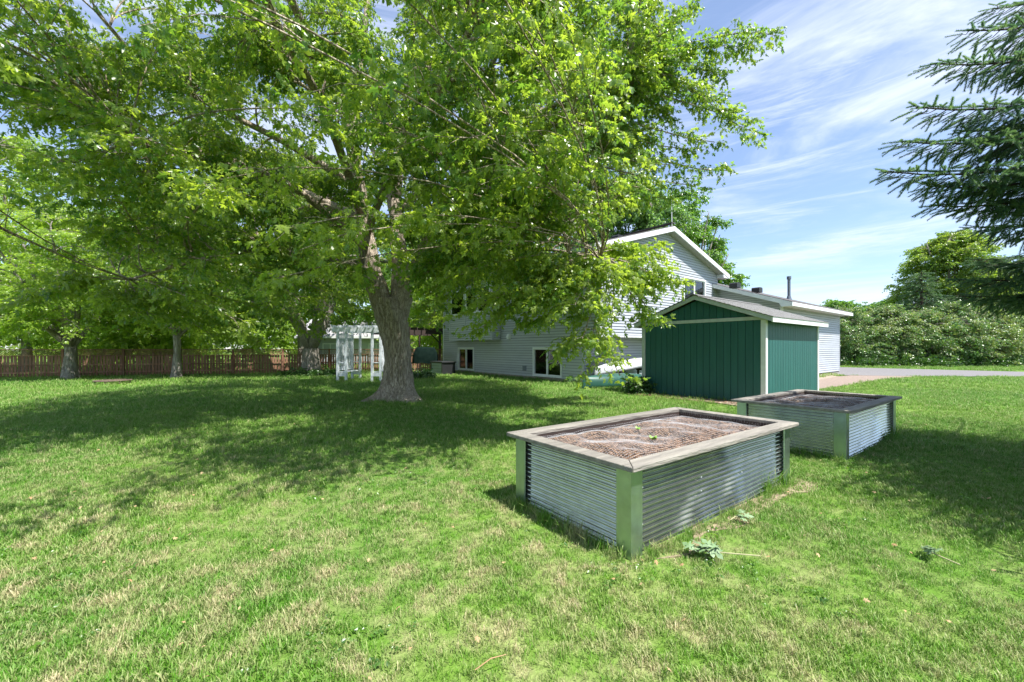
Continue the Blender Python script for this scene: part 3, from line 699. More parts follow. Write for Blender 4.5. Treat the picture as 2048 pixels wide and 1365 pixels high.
for k in range(14):
    x = -OR-.03+(SWd+2*OR+.06)*k/14; mb.prism([(SL/2-.14, zr+.115), (SL/2, zr+.165), (SL/2+.14, zr+.115), (SL/2+.14, zr+.122), (SL/2, zr+.176), (SL/2-.14, zr+.122)], 'x', x, x+(SWd+.4)/14-.006)
mb.build('ridge_cap', M['shingle'], shed)

# ------------------------------------------------------------------ raised beds
BA = R(36.3); BX, BY, BH = 2.86, 1.40, .665
def corr_sheet(L, seed, H=BH-.01):
    r = random.Random(seed); per = .044; n = int(H/per*8); m = 36; mb = MB(); mb.smooth = True
    ph = [r.uniform(0, 6) for _ in range(4)]
    for i in range(m+1):
        x = L*i/m
        for j in range(n+1):
            z = H*j/n
            b = .006*math.sin(x*2.6+ph[0])*math.sin(z/H*3.1)+.003*math.sin(x*7+ph[1]+z*4)
            zz = z+.004*math.sin(x*1.7+ph[2])
            mb.v.append((x, .011*math.sin(2*math.pi*z/per)+b, zz))
    for i in range(m):
        for j in range(n): mb.f.append((i*(n+1)+j, (i+1)*(n+1)+j, (i+1)*(n+1)+j+1, i*(n+1)+j+1))
    return mb
def bumpz(x, y):
    return .045*noise.noise(Vector((x*1.6, y*1.6, 2)))+.022*math.sin(x*4.3+.6*math.sin(y*3))+.03*noise.noise(Vector((x*4, y*4, 7)))
def make_bed():
    root = empty('raised_bed', (0,0,0), BA)
    ins = .035
    # corrugated side sheets
    longm = corr_sheet(BX-2*ins, 1).mesh('corrugated_panel'); longm.materials.append(M['galv'])
    shortm = corr_sheet(BY-2*ins, 2).mesh('corrugated_panel'); shortm.materials.append(M['galv'])
    put('corrugated_panel', longm, None, root, (ins, ins, 0)); put('corrugated_panel', longm, None, root, (BX-ins, BY-ins, 0), (0,0,math.pi))
    put('corrugated_panel', shortm, None, root, (ins, BY-ins, 0), (0,0,-math.pi/2)); put('corrugated_panel', shortm, None, root, (BX-ins, ins, 0), (0,0,math.pi/2))
    # corner flashings: folded angles with a raised lip
    pw = .135; t = .004
    mb = MB(); mb.prism([(0,0),(pw,0),(pw+.006,.012),(pw+.002,.012),(pw-.004,t+.001),(t,t),(t+.001,pw-.004),(.012,pw+.002),(.012,pw+.006),(0,pw)], 'z', -.03, BH)
    pm = mb.mesh('corner_post'); pm.materials.append(M['galv_post'])
    for (x, y, a) in ((0,0,0), (BX,0,90), (BX,BY,180), (0,BY,270)): put('corner_post', pm, None, root, (x, y, 0), (0,0,R(a)))
    # rim boards, mitred
    ov, iw = .07, .085; z0, z1 = BH+.002, BH+.04
    def rim(p):
        mb = MB(); mb.prism(p, 'z', z0, z1); return mb
    o0, i0, o1x, i1x, o1y, i1y = -ov, iw, BX+ov, BX-iw, BY+ov, BY-iw; g = .0025
    for n_, p in (('rim_board', [(o0+g,o0),(o1x-g,o0),(i1x-g,i0),(i0+g,i0)]), ('rim_board', [(o0,o0+g),(i0,i0+g),(i0,i1y-g),(o0,o1y-g)]),
              ('rim_board', [(o0+g,o1y),(i0+g,i1y),(i1x-g,i1y),(o1x-g,o1y)]), ('rim_board', [(o1x,o0+g),(o1x,o1y-g),(i1x,i1y-g),(i1x,i0+g)])):
        b = rim(p)
        ob = b.build(n_, M['wood'], root, bevel=.006)
    for ob in [c for c in root.children if c.name.startswith('rim_board')]:
        d = ob.dimensions
    # inner lining boards
    for p, q in (((iw-.02,iw-.02,.2),(BX-iw+.02,iw,BH)), ((iw-.02,BY-iw,.2),(BX-iw+.02,BY-iw+.02,BH)), ((iw-.02,iw,.2),(iw,BY-iw,BH)), ((BX-iw,iw,.2),(BX-iw+.02,BY-iw,BH))):
        mb = MB(); mb.box(p, q); mb.build('lining_board', M['dark_wood'], root)
    # soil with relief
    nx, ny = 90, 44; mb = MB(); mb.smooth = True
    for j in range(ny+1):
        for i in range(nx+1):
            x = iw+(BX-2*iw)*i/nx; y = iw+(BY-2*iw)*j/ny
            e = min(1, min(x-iw, BX-iw-x, y-iw, BY-iw-y)/.25)
            mb.v.append((x, y, BH-.095+.07*e**.6+bumpz(x, y)*e+.012*noise.noise(Vector((x*22, y*22, 0)))))
    for j in range(ny):
        for i in range(nx): a = j*(nx+1)+i; mb.f.append((a, a+1, a+nx+2, a+nx+1))
    soil = mb.build('soil', M['soil'], root)
    def sz(x, y):
        e = max(0, min(1, min(x-iw, BX-iw-x, y-iw, BY-iw-y)/.25)); return BH-.095+.07*e**.6+bumpz(x, y)*e
    # chips and straw on the soil
    r = random.Random(5); mb = MB()
    for k in range(7000):
        x = r.uniform(iw+.02, BX-iw-.02); y = r.uniform(iw+.02, BY-iw-.02); z = sz(x, y)+.008; a = r.uniform(0, 6.28); L = r.uniform(.006, .026); w_ = L*r.uniform(.15, .5)
        dx, dy = math.cos(a)*L, math.sin(a)*L; ex, ey = -math.sin(a)*w_, math.cos(a)*w_; tz = r.uniform(-.008, .010)
        mb.add([(x-dx-ex,y-dy-ey,z-tz),(x+dx-ex,y+dy-ey,z+tz),(x+dx+ex,y+dy+ey,z+tz+.004),(x-dx+ex,y-dy+ey,z-tz+.004)], [(0,1,2,3)])
    mb.build('bark_chips', M['chip'], soil)['kind'] = 'stuff'
    # chicken wire: hexagonal cells draped over the soil, edges turned up at the rim
    c = .030; hw = MB(); rows = int((BY-2*iw+.06)/(c*.75))+1; cols = int((BX-2*iw)/(c*.866))+1
    def wz(x, y):
        e = min(x-iw, BX-iw-x, y-iw, BY-iw-y); up = max(0, (.05-e)/.05)
        fold = .002*math.exp(-((x-BX*.36)/.015)**2)+.002*math.exp(-((x-BX*.68)/.015)**2)+.002*math.exp(-((y-BY*.55)/.015)**2)
        return sz(x, y)+.028+.016*noise.noise(Vector((x*5, y*5, 4)))+up*.05+fold
    V_ = {}
    s3 = math.sqrt(3); sd = c/s3
    def hexv(i, j, k):
        cx = iw+.01+c*(i+(.5 if j % 2 else 0)); cy = iw+c*s3/2*j; an = R(60*k+30)
        x = cx+sd*math.cos(an); y = cy+sd*math.sin(an); return (round(x, 4), round(y, 4))
    edges = set()
    for j in range(int((BY-2*iw)/(c*s3/2))):
        for i in range(int((BX-2*iw)/c)-1):
            for k in range(6):
                a, b = hexv(i, j, k), hexv(i, j, (k+1) % 6)
                if a > b: a, b = b, a
                key = (round(a[0]*250), round(a[1]*250), round(b[0]*250), round(b[1]*250))
                if key not in V_: V_[key] = (a, b)
    wr = .0007
    for (a, b) in V_.values():
        pa = (a[0], a[1], wz(*a)); pb = (b[0], b[1], wz(*b)); hw.tube([pa, pb], wr, 3, cap=False)
    # loose ends sticking up at the back corner
    for k in range(40):
        x = r.uniform(BX*.72, BX-iw); y = iw+r.uniform(-.02, .01) if k % 2 else BY-iw; z = BH+.01
        p = Vector((BX-iw-.01, iw+(BY-2*iw)*k/40, z-.03)); q = p+Vector((r.uniform(-.03,.03), r.uniform(-.02,.02), r.uniform(.03,.07)))
        hw.tube([p, (p+q)/2+Vector((.01,0,0)), q], wr, 3, cap=False)
    hw.build('chicken_wire', M['wire'], root)['kind'] = 'stuff'
    # screws
    sc_ = MB(); sc_.tube([(0,0,0),(0,-.006,0)], .006, 6); sm = sc_.mesh('screw'); sm.materials.append(M['wire'])
    for (x, z) in ((.16,.22),(.16,.5),(1.0,.42),(1.0,.30),(1.75,.5),(1.75,.33),(2.4,.45),(2.6,.2)): put('screw', sm, None, root, (x, ins-.012, z))
    for (y, z) in ((.16,.25),(.16,.5),(.7,.42),(1.2,.3)): put('screw', sm, None, root, (ins-.012, y, z), (0,0,-math.pi/2))
    return root
bed1 = make_bed(); bed1.location = (.868, 2.985, 0)
tag(bed1, 'nearest corrugated steel raised bed with sunlit grey wooden rim and wire mesh over bark mulch', 'raised bed', 'corrugated raised garden beds')
bed2 = copy_tree(bed1); bed2.location = (4.57, 5.60, 0); bed2.rotation_euler = (0, 0, R(36.3)); bed2.scale = (.95, 1.03, 1)
tag(bed2, 'farther corrugated steel raised bed in front of the shed, right side in tree shade', 'raised bed', 'corrugated raised garden beds')

# ------------------------------------------------------------------ fence along the left and back
FA, FB = Vector((-40, 16.9, 0)), Vector((-13.1, 25.4, 0)); FC = Vector((-4.2, 28.2, 0))
fdir = (FB-FA).normalized(); FLn = (FC-FA).length; fang = math.atan2(fdir.y, fdir.x)
fence = empty('fence', FA, fang, 'long stained brown picket fence topped with diagonal lattice at the back of the lawn', 'fence')
pitch = .147; rr = random.Random(9)
pick = []
for k in range(3):
    mb = MB(); mb.box((0,0,0), (.110,.018,1.10+.012*k)); me = mb.mesh('picket'); me.materials.append(M['fence']); pick.append(me)
x = 0
xstart = 11.5
x = xstart
while x < FLn:
    put('picket', rr.choice(pick), None, fence, (x+rr.uniform(-.008,.008), 0, .04+rr.uniform(-.01,.01)), (0, R(rr.uniform(-.7,.7)), 0)); x += pitch
sp = 2.62; x = xstart
postm = MB(); postm.box((-.05,-.08,0), (.05,-.0005,1.52)); postm = postm.mesh('post'); postm.materials.append(M['fence'])
while x < FLn+sp:
    put('post', postm, None, fence, (x, -.005, 0)); 
    for z in (.22, .62, 1.13, 1.46):
        mb = MB(); mb.box((x+.051, -.05 if z < 1.1 else -.055, z), (x+sp-.051, -.003 if z < 1.1 else .03, z+(.07 if z < 1.1 else .04))); mb.build('rail', M['fence'], fence)
    lat = MB(); zl0, zl1 = 1.171, 1.459; st = .098; hh = zl1-zl0; n_ = int((sp-.1)/st)
    for k in range(-3, n_+1):
        for sgn, yy in ((1, -.02), (-1, -.008)):
            xa = x+.051+k*st; xb = xa+hh
            za, zb_ = (zl0, zl1) if sgn > 0 else (zl1, zl0)
            lo_, hi_ = x+.051, x+sp-.051
            t0_ = max(0, (lo_-xa)/hh); t1_ = min(1, (hi_-xa)/hh)
            if t1_-t0_ < .05: continue
            p = (xa+hh*t0_, za+(zb_-za)*t0_); q = (xa+hh*t1_, za+(zb_-za)*t1_); w_ = .012
            lat.add([(p[0]-w_, yy, p[1]), (p[0]+w_, yy, p[1]), (q[0]+w_, yy, q[1]), (q[0]-w_, yy, q[1]), (p[0]-w_, yy+.008, p[1]), (p[0]+w_, yy+.008, p[1]), (q[0]+w_, yy+.008, q[1]), (q[0]-w_, yy+.008, q[1])],
                    [(0,1,2,3),(7,6,5,4),(0,4,5,1),(2,6,7,3),(1,5,6,2),(3,7,4,0)])
    lat.build('lattice', M['fence'], fence)['kind'] = 'stuff'
    x += sp

# ------------------------------------------------------------------ white arbor with benches
AR = G(675.5, 763); arbor = empty('arbor', AR, R(-3), 'white wooden arbor with lattice sides and two facing benches behind the big maple', 'arbor')
W_, D_ = 2.05, 1.55; HT = 2.32
def bxp(nm, a, b, par=arbor, mat='white_old'): mb = MB(); mb.box(a, b); return mb.build(nm, M[mat], par)
for (x, y) in ((0,0),(.40,0),(W_-.40,0),(W_,0),(0,D_),(.40,D_),(W_-.40,D_),(W_,D_)):
    bxp('post', (x-.05,y-.05,0), (x+.05,y+.05,HT))
for y in (-.07, D_+.05): bxp('beam', (-.25,y-.02,HT-.0), (W_+.25,y+.03,HT+.20))
for k in range(7): x = -.12+k*(W_+.24)/6; bxp('rafter', (x-.02,-.35,HT+.2), (x+.02,D_+.35,HT+.30))
for sx in (0, 1):
    X = 0 if sx == 0 else W_; xs_ = X; inner = .40 if sx == 0 else W_-.40
    lo_, hi_ = min(X, inner), max(X, inner)
    for z in (.42, .86): 
        bxp('bench_slat' if z < .5 else 'arm_rest', (lo_+.051, .055 if z < .5 else -.03, z), (hi_-.051, D_-.055 if z < .5 else .03, z+.035))
        if z > .5: bxp('arm_rest', (lo_+.051, D_-.03, z), (hi_-.051, D_+.03, z+.035)); bxp('arm_rest', (inner-.03, .055, z), (inner+.03, D_-.055, z+.03)) if False else None
    for y in (0, D_): bxp('skirt_board', (lo_+.051, y-.02, .24), (hi_-.051, y+.02, .41))
    bxp('back_rail', (X-.02,.051,.5), (X+.02,D_-.051,.68)); bxp('back_rail', (X-.02,.051,HT-.16), (X+.02,D_-.051,HT-.08))
    lat = MB(); st = .125; z0_, z1_ = .68, HT-.16; yl = D_-.1
    k = -int((z1_-z0_)/st)-1
    while k*st < yl:
        for sgn in (1, -1):
            ya = .05+k*st; L_ = z1_-z0_; t0_ = max(0, (.05-ya)/L_); t1_ = min(1, (.05+yl-ya)/L_)
            if t1_-t0_ > .01:
                za, zb_ = (z0_, z1_) if sgn > 0 else (z1_, z0_); p = (ya+L_*t0_, za+(zb_-za)*t0_); q = (ya+L_*t1_, za+(zb_-za)*t1_); w_ = .026; xo = X+(.004 if sgn > 0 else -.012)
                vs = [(xo+dx_, yy, zz) for dx_ in (0, .008) for (yy, zz) in ((p[0]-w_,p[1]),(p[0]+w_,p[1]),(q[0]+w_,q[1]),(q[0]-w_,q[1]))]
                lat.add(vs, [(0,1,2,3),(7,6,5,4),(0,4,5,1),(1,5,6,2),(2,6,7,3),(3,7,4,0)])
        k += 1
    lat.build('lattice', M['white_old'], arbor)['kind'] = 'stuff'

# ------------------------------------------------------------------ things round the house
DB = Vector((-4.0, 23.5, 0)); box = empty('deck_box', DB, ANG, 'grey plastic storage box with a black lid against the house corner', 'storage box')
mb = MB(); mb.box((.02,.02,.03), (.86,1.4,.70)); mb.build('body', M['blackplastic'], box)  # black body: its right end has shade on the grey box painted in
for k in range(4): mb = MB(); mb.box((.0,.09,.05+.16*k), (.02,1.33,.05+.16*k+.145)); mb.build('panel', M['greyplastic'], box)
mb = MB(); mb.box((-.04,-.04,.70), (.92,1.48,.78)); mb.build('lid', M['blackplastic'], box, bevel=.02)
for y in (0.0, 1.34): mb = MB(); mb.box((-.012,y,.0), (.05,y+.08,.70)); mb.build('corner_piece', M['blackplastic'], box)

pg = empty('pergola', P(853, 760, 25.8)*Vector((1,1,0)) if False else Vector((P(850, 700, 27.4).x, 27.4, 0)), ANG, 'dark brown patio pergola at the far end of the house', 'pergola')
for (x, y) in ((-1.6, .6), (1.1, .0), (-1.6, 3.2), (1.1, 3.2)): mb = MB(); mb.box((x-.06,y-.06,0), (x+.06,y+.06,2.5)); mb.build('post', M['dark_wood'], pg)
for y in (0.0, 3.2): mb = MB(); mb.box((-2.4,y-.09,2.5), (2.0,y-.04,2.75)); mb.build('beam', M['dark_wood'], pg)
for k in range(9): x = -2.3+k*.5; mb = MB(); mb.box((x,-.5,2.75), (x+.05,3.7,2.92)); mb.build('rafter', M['dark_wood'], pg)
mb = MB(); mb.prism([(1.04,1.9),(1.04,2.0),(.5,2.5),(.4,2.5)], 'y', -.03, .03); mb.build('brace', M['dark_wood'], pg)

gl_ = Vector((P(851, 700, 25.6).x, 25.6, 0)); grill = empty('covered_grill', gl_, R(15), 'barbecue grill under a dark green cover on the patio beside the house', 'grill')
mb = MB(); mb.smooth = True; n1, n2 = 28, 10
for j in range(n2+1):
    t = j/n2; z = .62+1.0*t
    for i in range(n1):
        a = 2*math.pi*i/n1; sx = .78*(1-.30*t**3); sy = .36*(1-.45*t**3); ca_, sa_ = math.cos(a), math.sin(a)
        q = (abs(ca_)**3+abs(sa_)**3)**(-1/3); wob = 1+.05*math.sin(a*9+t*3)*(1-t)
        mb.v.append((sx*ca_*q*wob, sy*sa_*q*wob, z+.05*noise.noise(Vector((ca_*2, sa_*2, t*2)))))
for j in range(n2):
    for i in range(n1): a = j*n1+i; b = j*n1+(i+1) % n1; mb.f.append((a, b, b+n1, a+n1))
mb.f.append(tuple(n2*n1+i for i in range(n1))); mb.build('cover', M['tarp'], grill)
for x in (-.5, .5):
    for y in (-.2, .2): mb = MB(); mb.box((x-.025,y-.025,0), (x+.025,y+.025,.75)); mb.build('leg', M['black'], grill)

def hull(L, W, H, mat, name, parent, rocker=.12, n=28, m=14):
    mb = MB(); mb.smooth = True
    for i in range(n+1):
        u = -1+2*i/n; wd = W/2*(1-abs(u)**2.6)+.01; hh = H*(1-.12*abs(u)**2)
        for j in range(m+1):
            a = math.pi*j/m; mb.v.append((u*L/2, math.copysign(abs(math.cos(a))**.75, math.cos(a))*wd, math.sin(a)**.8*hh*(1 if abs(u) < .999 else .25)+rocker*abs(u)**3*(-.4)))
    for i in range(n):
        for j in range(m): a = i*(m+1)+j; mb.f.append((a, a+1, a+m+2, a+m+1))
    o = mb.build(name, mat, parent); s = o.modifiers.new('thickness', 'SOLIDIFY'); s.thickness = .008; return o
gc = G(1222, 775.0); gc = P0+U*.35+V*(-1.40)
can = empty('green_canoe', (gc.x, gc.y, .0), ANG+R(-4), 'upturned green canoe lying on the ground between shed and house', 'canoe')
hull(3.6, .86, .52, M['canoe_g'], 'hull', can)
mb = MB(); mb.tube([(-1.3,-.0,.455),(1.3,0,.455)], .012, 6); mb.build('keel', M['canoe_g'], can)
wc = P0+U*2.15+V*(-.62)
can2 = empty('white_canoe', (wc.x, wc.y, .62), ANG+R(1), 'pale upturned canoe resting on a rack above the green one', 'canoe')
can2.rotation_euler = (0, R(-5), ANG+R(1))
hull(4.3, .84, .40, M['canoe_w'], 'hull', can2)
mb = MB(); mb.tube([(-2.0,-.36,.02),(0,-.43,.02),(2.0,-.36,.02)], .018, 6); mb.build('gunwale', M['black'], can2)
rk = empty('canoe_rack', (wc.x, wc.y, 0), ANG, 'low wooden trestle rack under the pale canoe', 'rack')
for x in (-.9, 1.5):
    for y in (-.38, .38): mb = MB(); mb.box((x-.04,y-.04,0), (x+.04,y+.04,.50)); mb.build('leg', M['dark_wood'], rk)
    mb = MB(); mb.box((x-.04,-.48,.50), (x+.04,.48,.56 if x < 0 else .60)); mb.build('crossbar', M['dark_wood'], rk)
pb = P0+U*.95+V*(-.20)
pl = MB(); pl.box((-.75,-.06,-.09), (.75,.06,.09)); o = pl.build('wooden_plank', M['wood']); o.location = (pb.x, pb.y, 1.02); o.rotation_euler = (0, R(-24), ANG)
tag(o, 'weathered grey plank leaning on the house wall above the canoes', 'plank')

# fire grate on the lawn
fg = G(226, 767); ring = empty('fire_ring', fg, R(8), 'low rusty fire ring with a grate standing on the left lawn', 'fire pit')
mb = MB(); mb.tube([(.62*math.cos(a), .62*math.sin(a), .13) for a in np.linspace(0, 2*math.pi, 33)], .022, 6, cap=False); mb.build('ring', M['rust'], ring)
for k in range(11):
    x = -.55+k*.11; h_ = math.sqrt(max(0, .62**2-x*x)); mb = MB(); mb.box((x-.025,-h_,.125), (x+.025,h_,.145)); mb.build('grate_bar', M['rust'], ring)
for k in range(8): a = k*math.pi/4+.2; mb = MB(); mb.tube([(.6*math.cos(a), .6*math.sin(a), 0), (.6*math.cos(a), .6*math.sin(a), .13)], .018, 6); mb.build('leg', M['rust'], ring)

# neighbour house beyond the fence
nh = empty('neighbour_house', (-21, 41, 0), R(6), 'pale neighbouring house glimpsed over the fence through the leaves', 'house')
mb = MB(); mb.box((0,0,0), (11,7,2.7)); mb.build('wall', M['siding'], nh)
mb = MB(); mb.prism([(-.6,2.65),(7.6,2.65),(3.5,4.7)], 'x', -.5, 11.5); mb.build('roof', M['brick_roof'], nh)
for x in (2.0, 6.5): window(nh, 'x', -.0, -1, x, x+1.4, .9, 2.0)
mb = MB(); mb.box((-.5,-.68,2.55), (11.5,-.62,2.75)); mb.build('fascia', M['white'], nh)

# ------------------------------------------------------------------ the big silver maple
SRC = {k: sources(M[k], 4) for k in ('leaf', 'leaf_bright')}
for k in ('leaf_mid', 'leaf_blue', 'leaf_lilac', 'leaf_dark'): SRC[k] = sources(M[k], 3, n=12, size=.10, length=.34, simple=True)
TB = Vector((-3.44, 12.4, 0)); maple = empty('maple_tree', TB, 0, 'huge silver maple with furrowed flared trunk spreading over the middle of the lawn', 'tree')
# trunk with flare, furrows
def trunk_mesh(path, rad, seg=96, flare=.45, lobes=(), ridge=.035, step=.045):
    mb = MB(); mb.smooth = True
    tot = [0]
    for a, b in zip(path[:-1], path[1:]): tot.append(tot[-1]+(b-a).length)
    n = int(tot[-1]/step)
    for i in range(n+1):
        s = tot[-1]*i/n; k = max(j for j in range(len(path)) if tot[j] <= s+1e-9); k = min(k, len(path)-2); f = (s-tot[k])/(tot[k+1]-tot[k]); f2 = f*f*(3-2*f)
        c = path[k].lerp(path[k+1], f); r0 = rad[k]+(rad[k+1]-rad[k])*f
        for j in range(seg):
            a = 2*math.pi*j/seg; d = Vector((math.cos(a), math.sin(a), 0)); fr = 0
            for (la, lw, lh) in lobes:
                da = (a-la+math.pi) % (2*math.pi)-math.pi; fr += lh*math.exp(-(da/lw)**2)*math.exp(-max(c.z, 0)/.22)
            fr += .07*math.exp(-max(c.z, 0)/.45)
            q = Vector((math.cos(a)*r0*9+.3*math.sin(c.z*2), math.sin(a)*r0*9, c.z*1.15))
            n1_ = 1-abs(noise.noise(q)); n2_ = 1-abs(noise.noise(q*2.3+Vector((5,5,c.z*.4))))
            lump = .05*noise.noise(Vector((math.cos(a)*1.5, math.sin(a)*1.5, c.z*1.1)))
            mb.v.append(tuple(c+d*(r0+fr+lump+ridge*(n1_**3-.5)+ridge*.5*(n2_**3-.5))))
    for i in range(n):
        for j in range(seg): j2 = (j+1) % seg; mb.f.append((i*seg+j, i*seg+j2, (i+1)*seg+j2, (i+1)*seg+j))
    return mb
def tp(px, py, d): return P(px, py, d)-TB
D0 = 12.4
tr = trunk_mesh([Vector((0,0,-.15)), Vector((.02,0,.5)), tp(796,715,D0), tp(789,665,D0), tp(780,625,D0), tp(776,598,D0)], [.48,.42,.38,.42,.46,.38],
    lobes=[(R(200),.35,.55),(R(-25),.40,.42),(R(262),.3,.28),(R(300),.25,.32),(R(90),.4,.3),(R(150),.3,.3)])
tr.build('trunk', M['bark'], maple)
l1 = trunk_mesh([tp(779,640,D0), tp(762,600,D0), tp(742,545,D0), tp(733,480,D0), tp(722,420,D0), tp(712,350,D0-.1), tp(705,300,D0-.2)], [.36,.34,.29,.26,.24,.20,.18], seg=56, ridge=.03)
l1.build('main_limb', M['bark'], maple)
l2 = trunk_mesh([tp(790,640,D0+.1), tp(803,600,D0+.2), tp(801,540,D0+.4), tp(795,470,D0+.6), tp(792,400,D0+.8)], [.36,.33,.27,.22,.18], seg=56, ridge=.03)
l2.build('main_limb', M['bark'], maple)
l3 = trunk_mesh([tp(800,585,D0+.2), tp(818,548,D0), tp(848,492,D0-.3), tp(878,430,D0-.6), tp(902,388,D0-.9)], [.22,.19,.16,.14,.12], seg=40, ridge=.02)
l3.build('main_limb', M['bark'], maple)
def pl_(pts, r0, r1): return ([Vector(p) for p in pts], [r0+(r1-r0)*i/(len(pts)-1) for i in range(len(pts))])
def dense(l, k=3):
    pts, rad = l; P2, R2 = [], []
    for i in range(len(pts)-1):
        a = pts[max(i-1,0)]; b = pts[i]; c = pts[i+1]; d = pts[min(i+2, len(pts)-1)]
        for q in range(k):
            t = q/k; P2.append(.5*((2*b)+(c-a)*t+(2*a-5*b+4*c-d)*t*t+(-a+3*b-3*c+d)*t**3)); R2.append(rad[i]+(rad[i+1]-rad[i])*t)
    P2.append(pts[-1]); R2.append(rad[-1]); return P2, R2
limbs = [
 pl_([P(705,300,12.2), P(690,220,12.0), P(672,150,11.5), P(612,60,10.6), P(580,-10,9.8), P(540,-160,8.8)], .19, .06),
 pl_([P(705,305,12.2), P(712,200,12.6), P(730,60,13), P(745,-120,13.6)], .16, .06),
 pl_([P(792,400,13.2), P(800,300,13.4), P(815,180,13.8), P(830,20,14.2), P(840,-120,14.6)], .17, .06),
 pl_([P(902,388,11.5), P(960,320,11.0), P(1040,250,10.6), P(1130,200,10.2), P(1240,150,9.8)], .115, .035),
 pl_([P(902,388,11.5), P(950,240,10.6), P(1000,80,9.6), P(1060,-120,8.6)], .10, .04),
 pl_([P(712,380,12.2), P(660,340,11.8), P(560,280,11.2), P(430,215,10.6), P(300,140,10), P(190,20,9.2)], .12, .035),
 pl_([P(735,500,12.3), P(670,440,11.2), P(560,360,9.8), P(430,330,8.6), P(330,310,7.8), P(260,270,7.4)], .12, .03),
 pl_([P(722,430,12.2), P(690,330,10.2), P(640,200,8.4), P(560,60,7), P(480,-160,6)], .13, .04),
 pl_([P(733,470,12.3), P(780,350,10.4), P(860,220,8.6), P(940,60,7.2), P(1010,-140,6)], .12, .04),
 pl_([P(792,430,13), P(900,330,14.5), P(1020,260,15.5), P(1120,180,16)], .12, .04),
 pl_([P(790,450,13), P(760,330,15.0), P(700,220,17), P(640,120,19)], .13, .04),
 pl_([P(725,440,12.4), P(600,380,14.0), P(460,330,15.5), P(320,270,16.5)], .12, .04),
 pl_([P(820,545,12.3), P(900,520,11.0), P(1000,500,9.6), P(1100,500,8.4), P(1200,520,7.4)], .085, .022),
 pl_([P(740,540,12.3), P(660,520,11.2), P(540,500,10.0), P(400,520,9.0), P(260,560,8.4)], .09, .022)]
limbs = [dense(l) for l in limbs]
CC = Vector((-2.4, 11.6, 0)); rt = random.Random(21)
def in_house(p, m=.25):
    q = p-P0; a = q.dot(U); b = q.dot(V)
    if -.7-m < a < HW+.7 and -J-.5-m < b < HL+.5 and p.z < 7.5-abs(a-HW/2)*slope+m: return True
    q = p-S0; a = q.dot(U); b = q.dot(V)
    return -.2-m*.2 < a < SWd+.2 and -.3 < b < SL+.25 and p.z < 3.2-abs(b-SL/2)*ssl+.1
def vis_clear(p):
    """keep the views the photograph leaves open: right of the crown's edge, and the strip under the leaves"""
    if p.y < .8: return True
    px = 1024+F*p.x/p.y; py = HOR-F*(p.z-HC)/p.y
    edge = np.interp(py, [-600, 0, 60, 130, 240, 330, 400, 460, 520, 2000], [1340, 1350, 1330, 1295, 1290, 1275, 1260, 1200, 1130, 980])
    if px > edge+15: return True
    low = np.interp(px, [-400, 0, 150, 250, 420, 600, 680, 780, 900, 1000, 1150, 1300], [400, 410, 440, 530, 670, 690, 640, 560, 585, 600, 590, 500])
    return py > low
tips = []
while len(tips) < 345:
    ph = rt.uniform(0, 2*math.pi); rho = rt.random()**.42; Rm = 9.6+.9*math.sin(3*ph+1)+.6*math.sin(5*ph)
    x = CC.x+Rm*rho*math.cos(ph); y = CC.y+Rm*rho*math.sin(ph)
    zl_ = 3.7-1.0*rho**2+(1.3*max(0, -math.sin(ph))*rho**2); zt = 4+11.5*(1-rho**2.6)**.6
    z = zl_+(zt-zl_)*rt.random()**1.75
    T = Vector((x, y, z))
    if vis_clear(T) or in_house(T, .8) or (T-camo.location).length < 2.7: continue
    if T.y > .5 and abs(T.x/T.y) < 1.35 and HOR-F*(T.z-HC)/T.y > -150 and T.y < 5.2: continue
    tips.append(T)
while len(tips) < 430:
    px, py, d = rt.uniform(120, 1180), rt.uniform(60, 620), rt.uniform(6.5, 11)
    if 660 < px < 850 and py > 400: continue
    T = P(px, py, d)
    if T.z < 2.6 or vis_clear(T) or in_house(T, .8): continue
    tips.append(T)
while len(tips) < 525:
    T = P(rt.uniform(780, 1330), rt.uniform(-60, 420), rt.uniform(9, 14))
    if vis_clear(T) or in_house(T, .8): continue
    tips.append(T)
# the boughs whose ends stand against the sky, and the low sprays
sky_tips = [(1555,72,9.6),(1500,100,9.7),(1440,150,9.7),(1400,190,9.5),(1460,228,9.2),(1502,262,9.0),(1430,285,9.1),(1455,342,8.9),(1390,372,9.0),(1380,300,9.3),
            (1340,330,9.2),(1385,15,10),(1370,95,9.9),(1340,230,9.6),(1300,380,9),(1260,410,9.2),(1330,180,10.2),(1285,300,9.6),(1350,400,9.6)]
tips_s = [P(*t) for t in sky_tips]
low_tips = [(1330,560,7.4),(1280,570,7.6),(1230,545,7.0),(1180,715,6.4),(1160,690,6.3),(1150,610,6.2),(1100,575,6.6),(1060,600,6.6),(1120,560,7),(1035,555,7.2),(1085,640,6.6),
            (965,655,6.8),(945,620,6.5),(990,600,6.6),(900,560,6.8),(1225,500,8),(1160,520,7.6),(1040,520,8.0),(1290,510,8.6),
            (440,360,4.6),(560,460,4.7),(600,500,4.9),(545,560,5.0),(420,380,4.9),(300,640,8.0),(470,640,7.5),(600,600,8.6),(860,640,11.5),(880,585,9.5),(700,610,9.2),(720,560,10.5),(520,690,11),(430,675,10.5),(640,665,11.4),(350,620,9),(250,600,8),(150,560,8),(60,600,8)]
tips_l = [P(*t) for t in low_tips]
def tint_main(p):
    px = 1024+F*p.x/max(p.y, .5)
    return .10*noise.noise(p*.35)+.05
c, n1 = grow(maple, limbs, tips, M['bark'], SRC['leaf'], 31, twigs=13, per=4, scl=1.0, avoid=lambda p: in_house(p, .05) or vis_clear(p), tintf=tint_main)
print('maple clusters', n1)
class _R: pass
maple_b = _R()
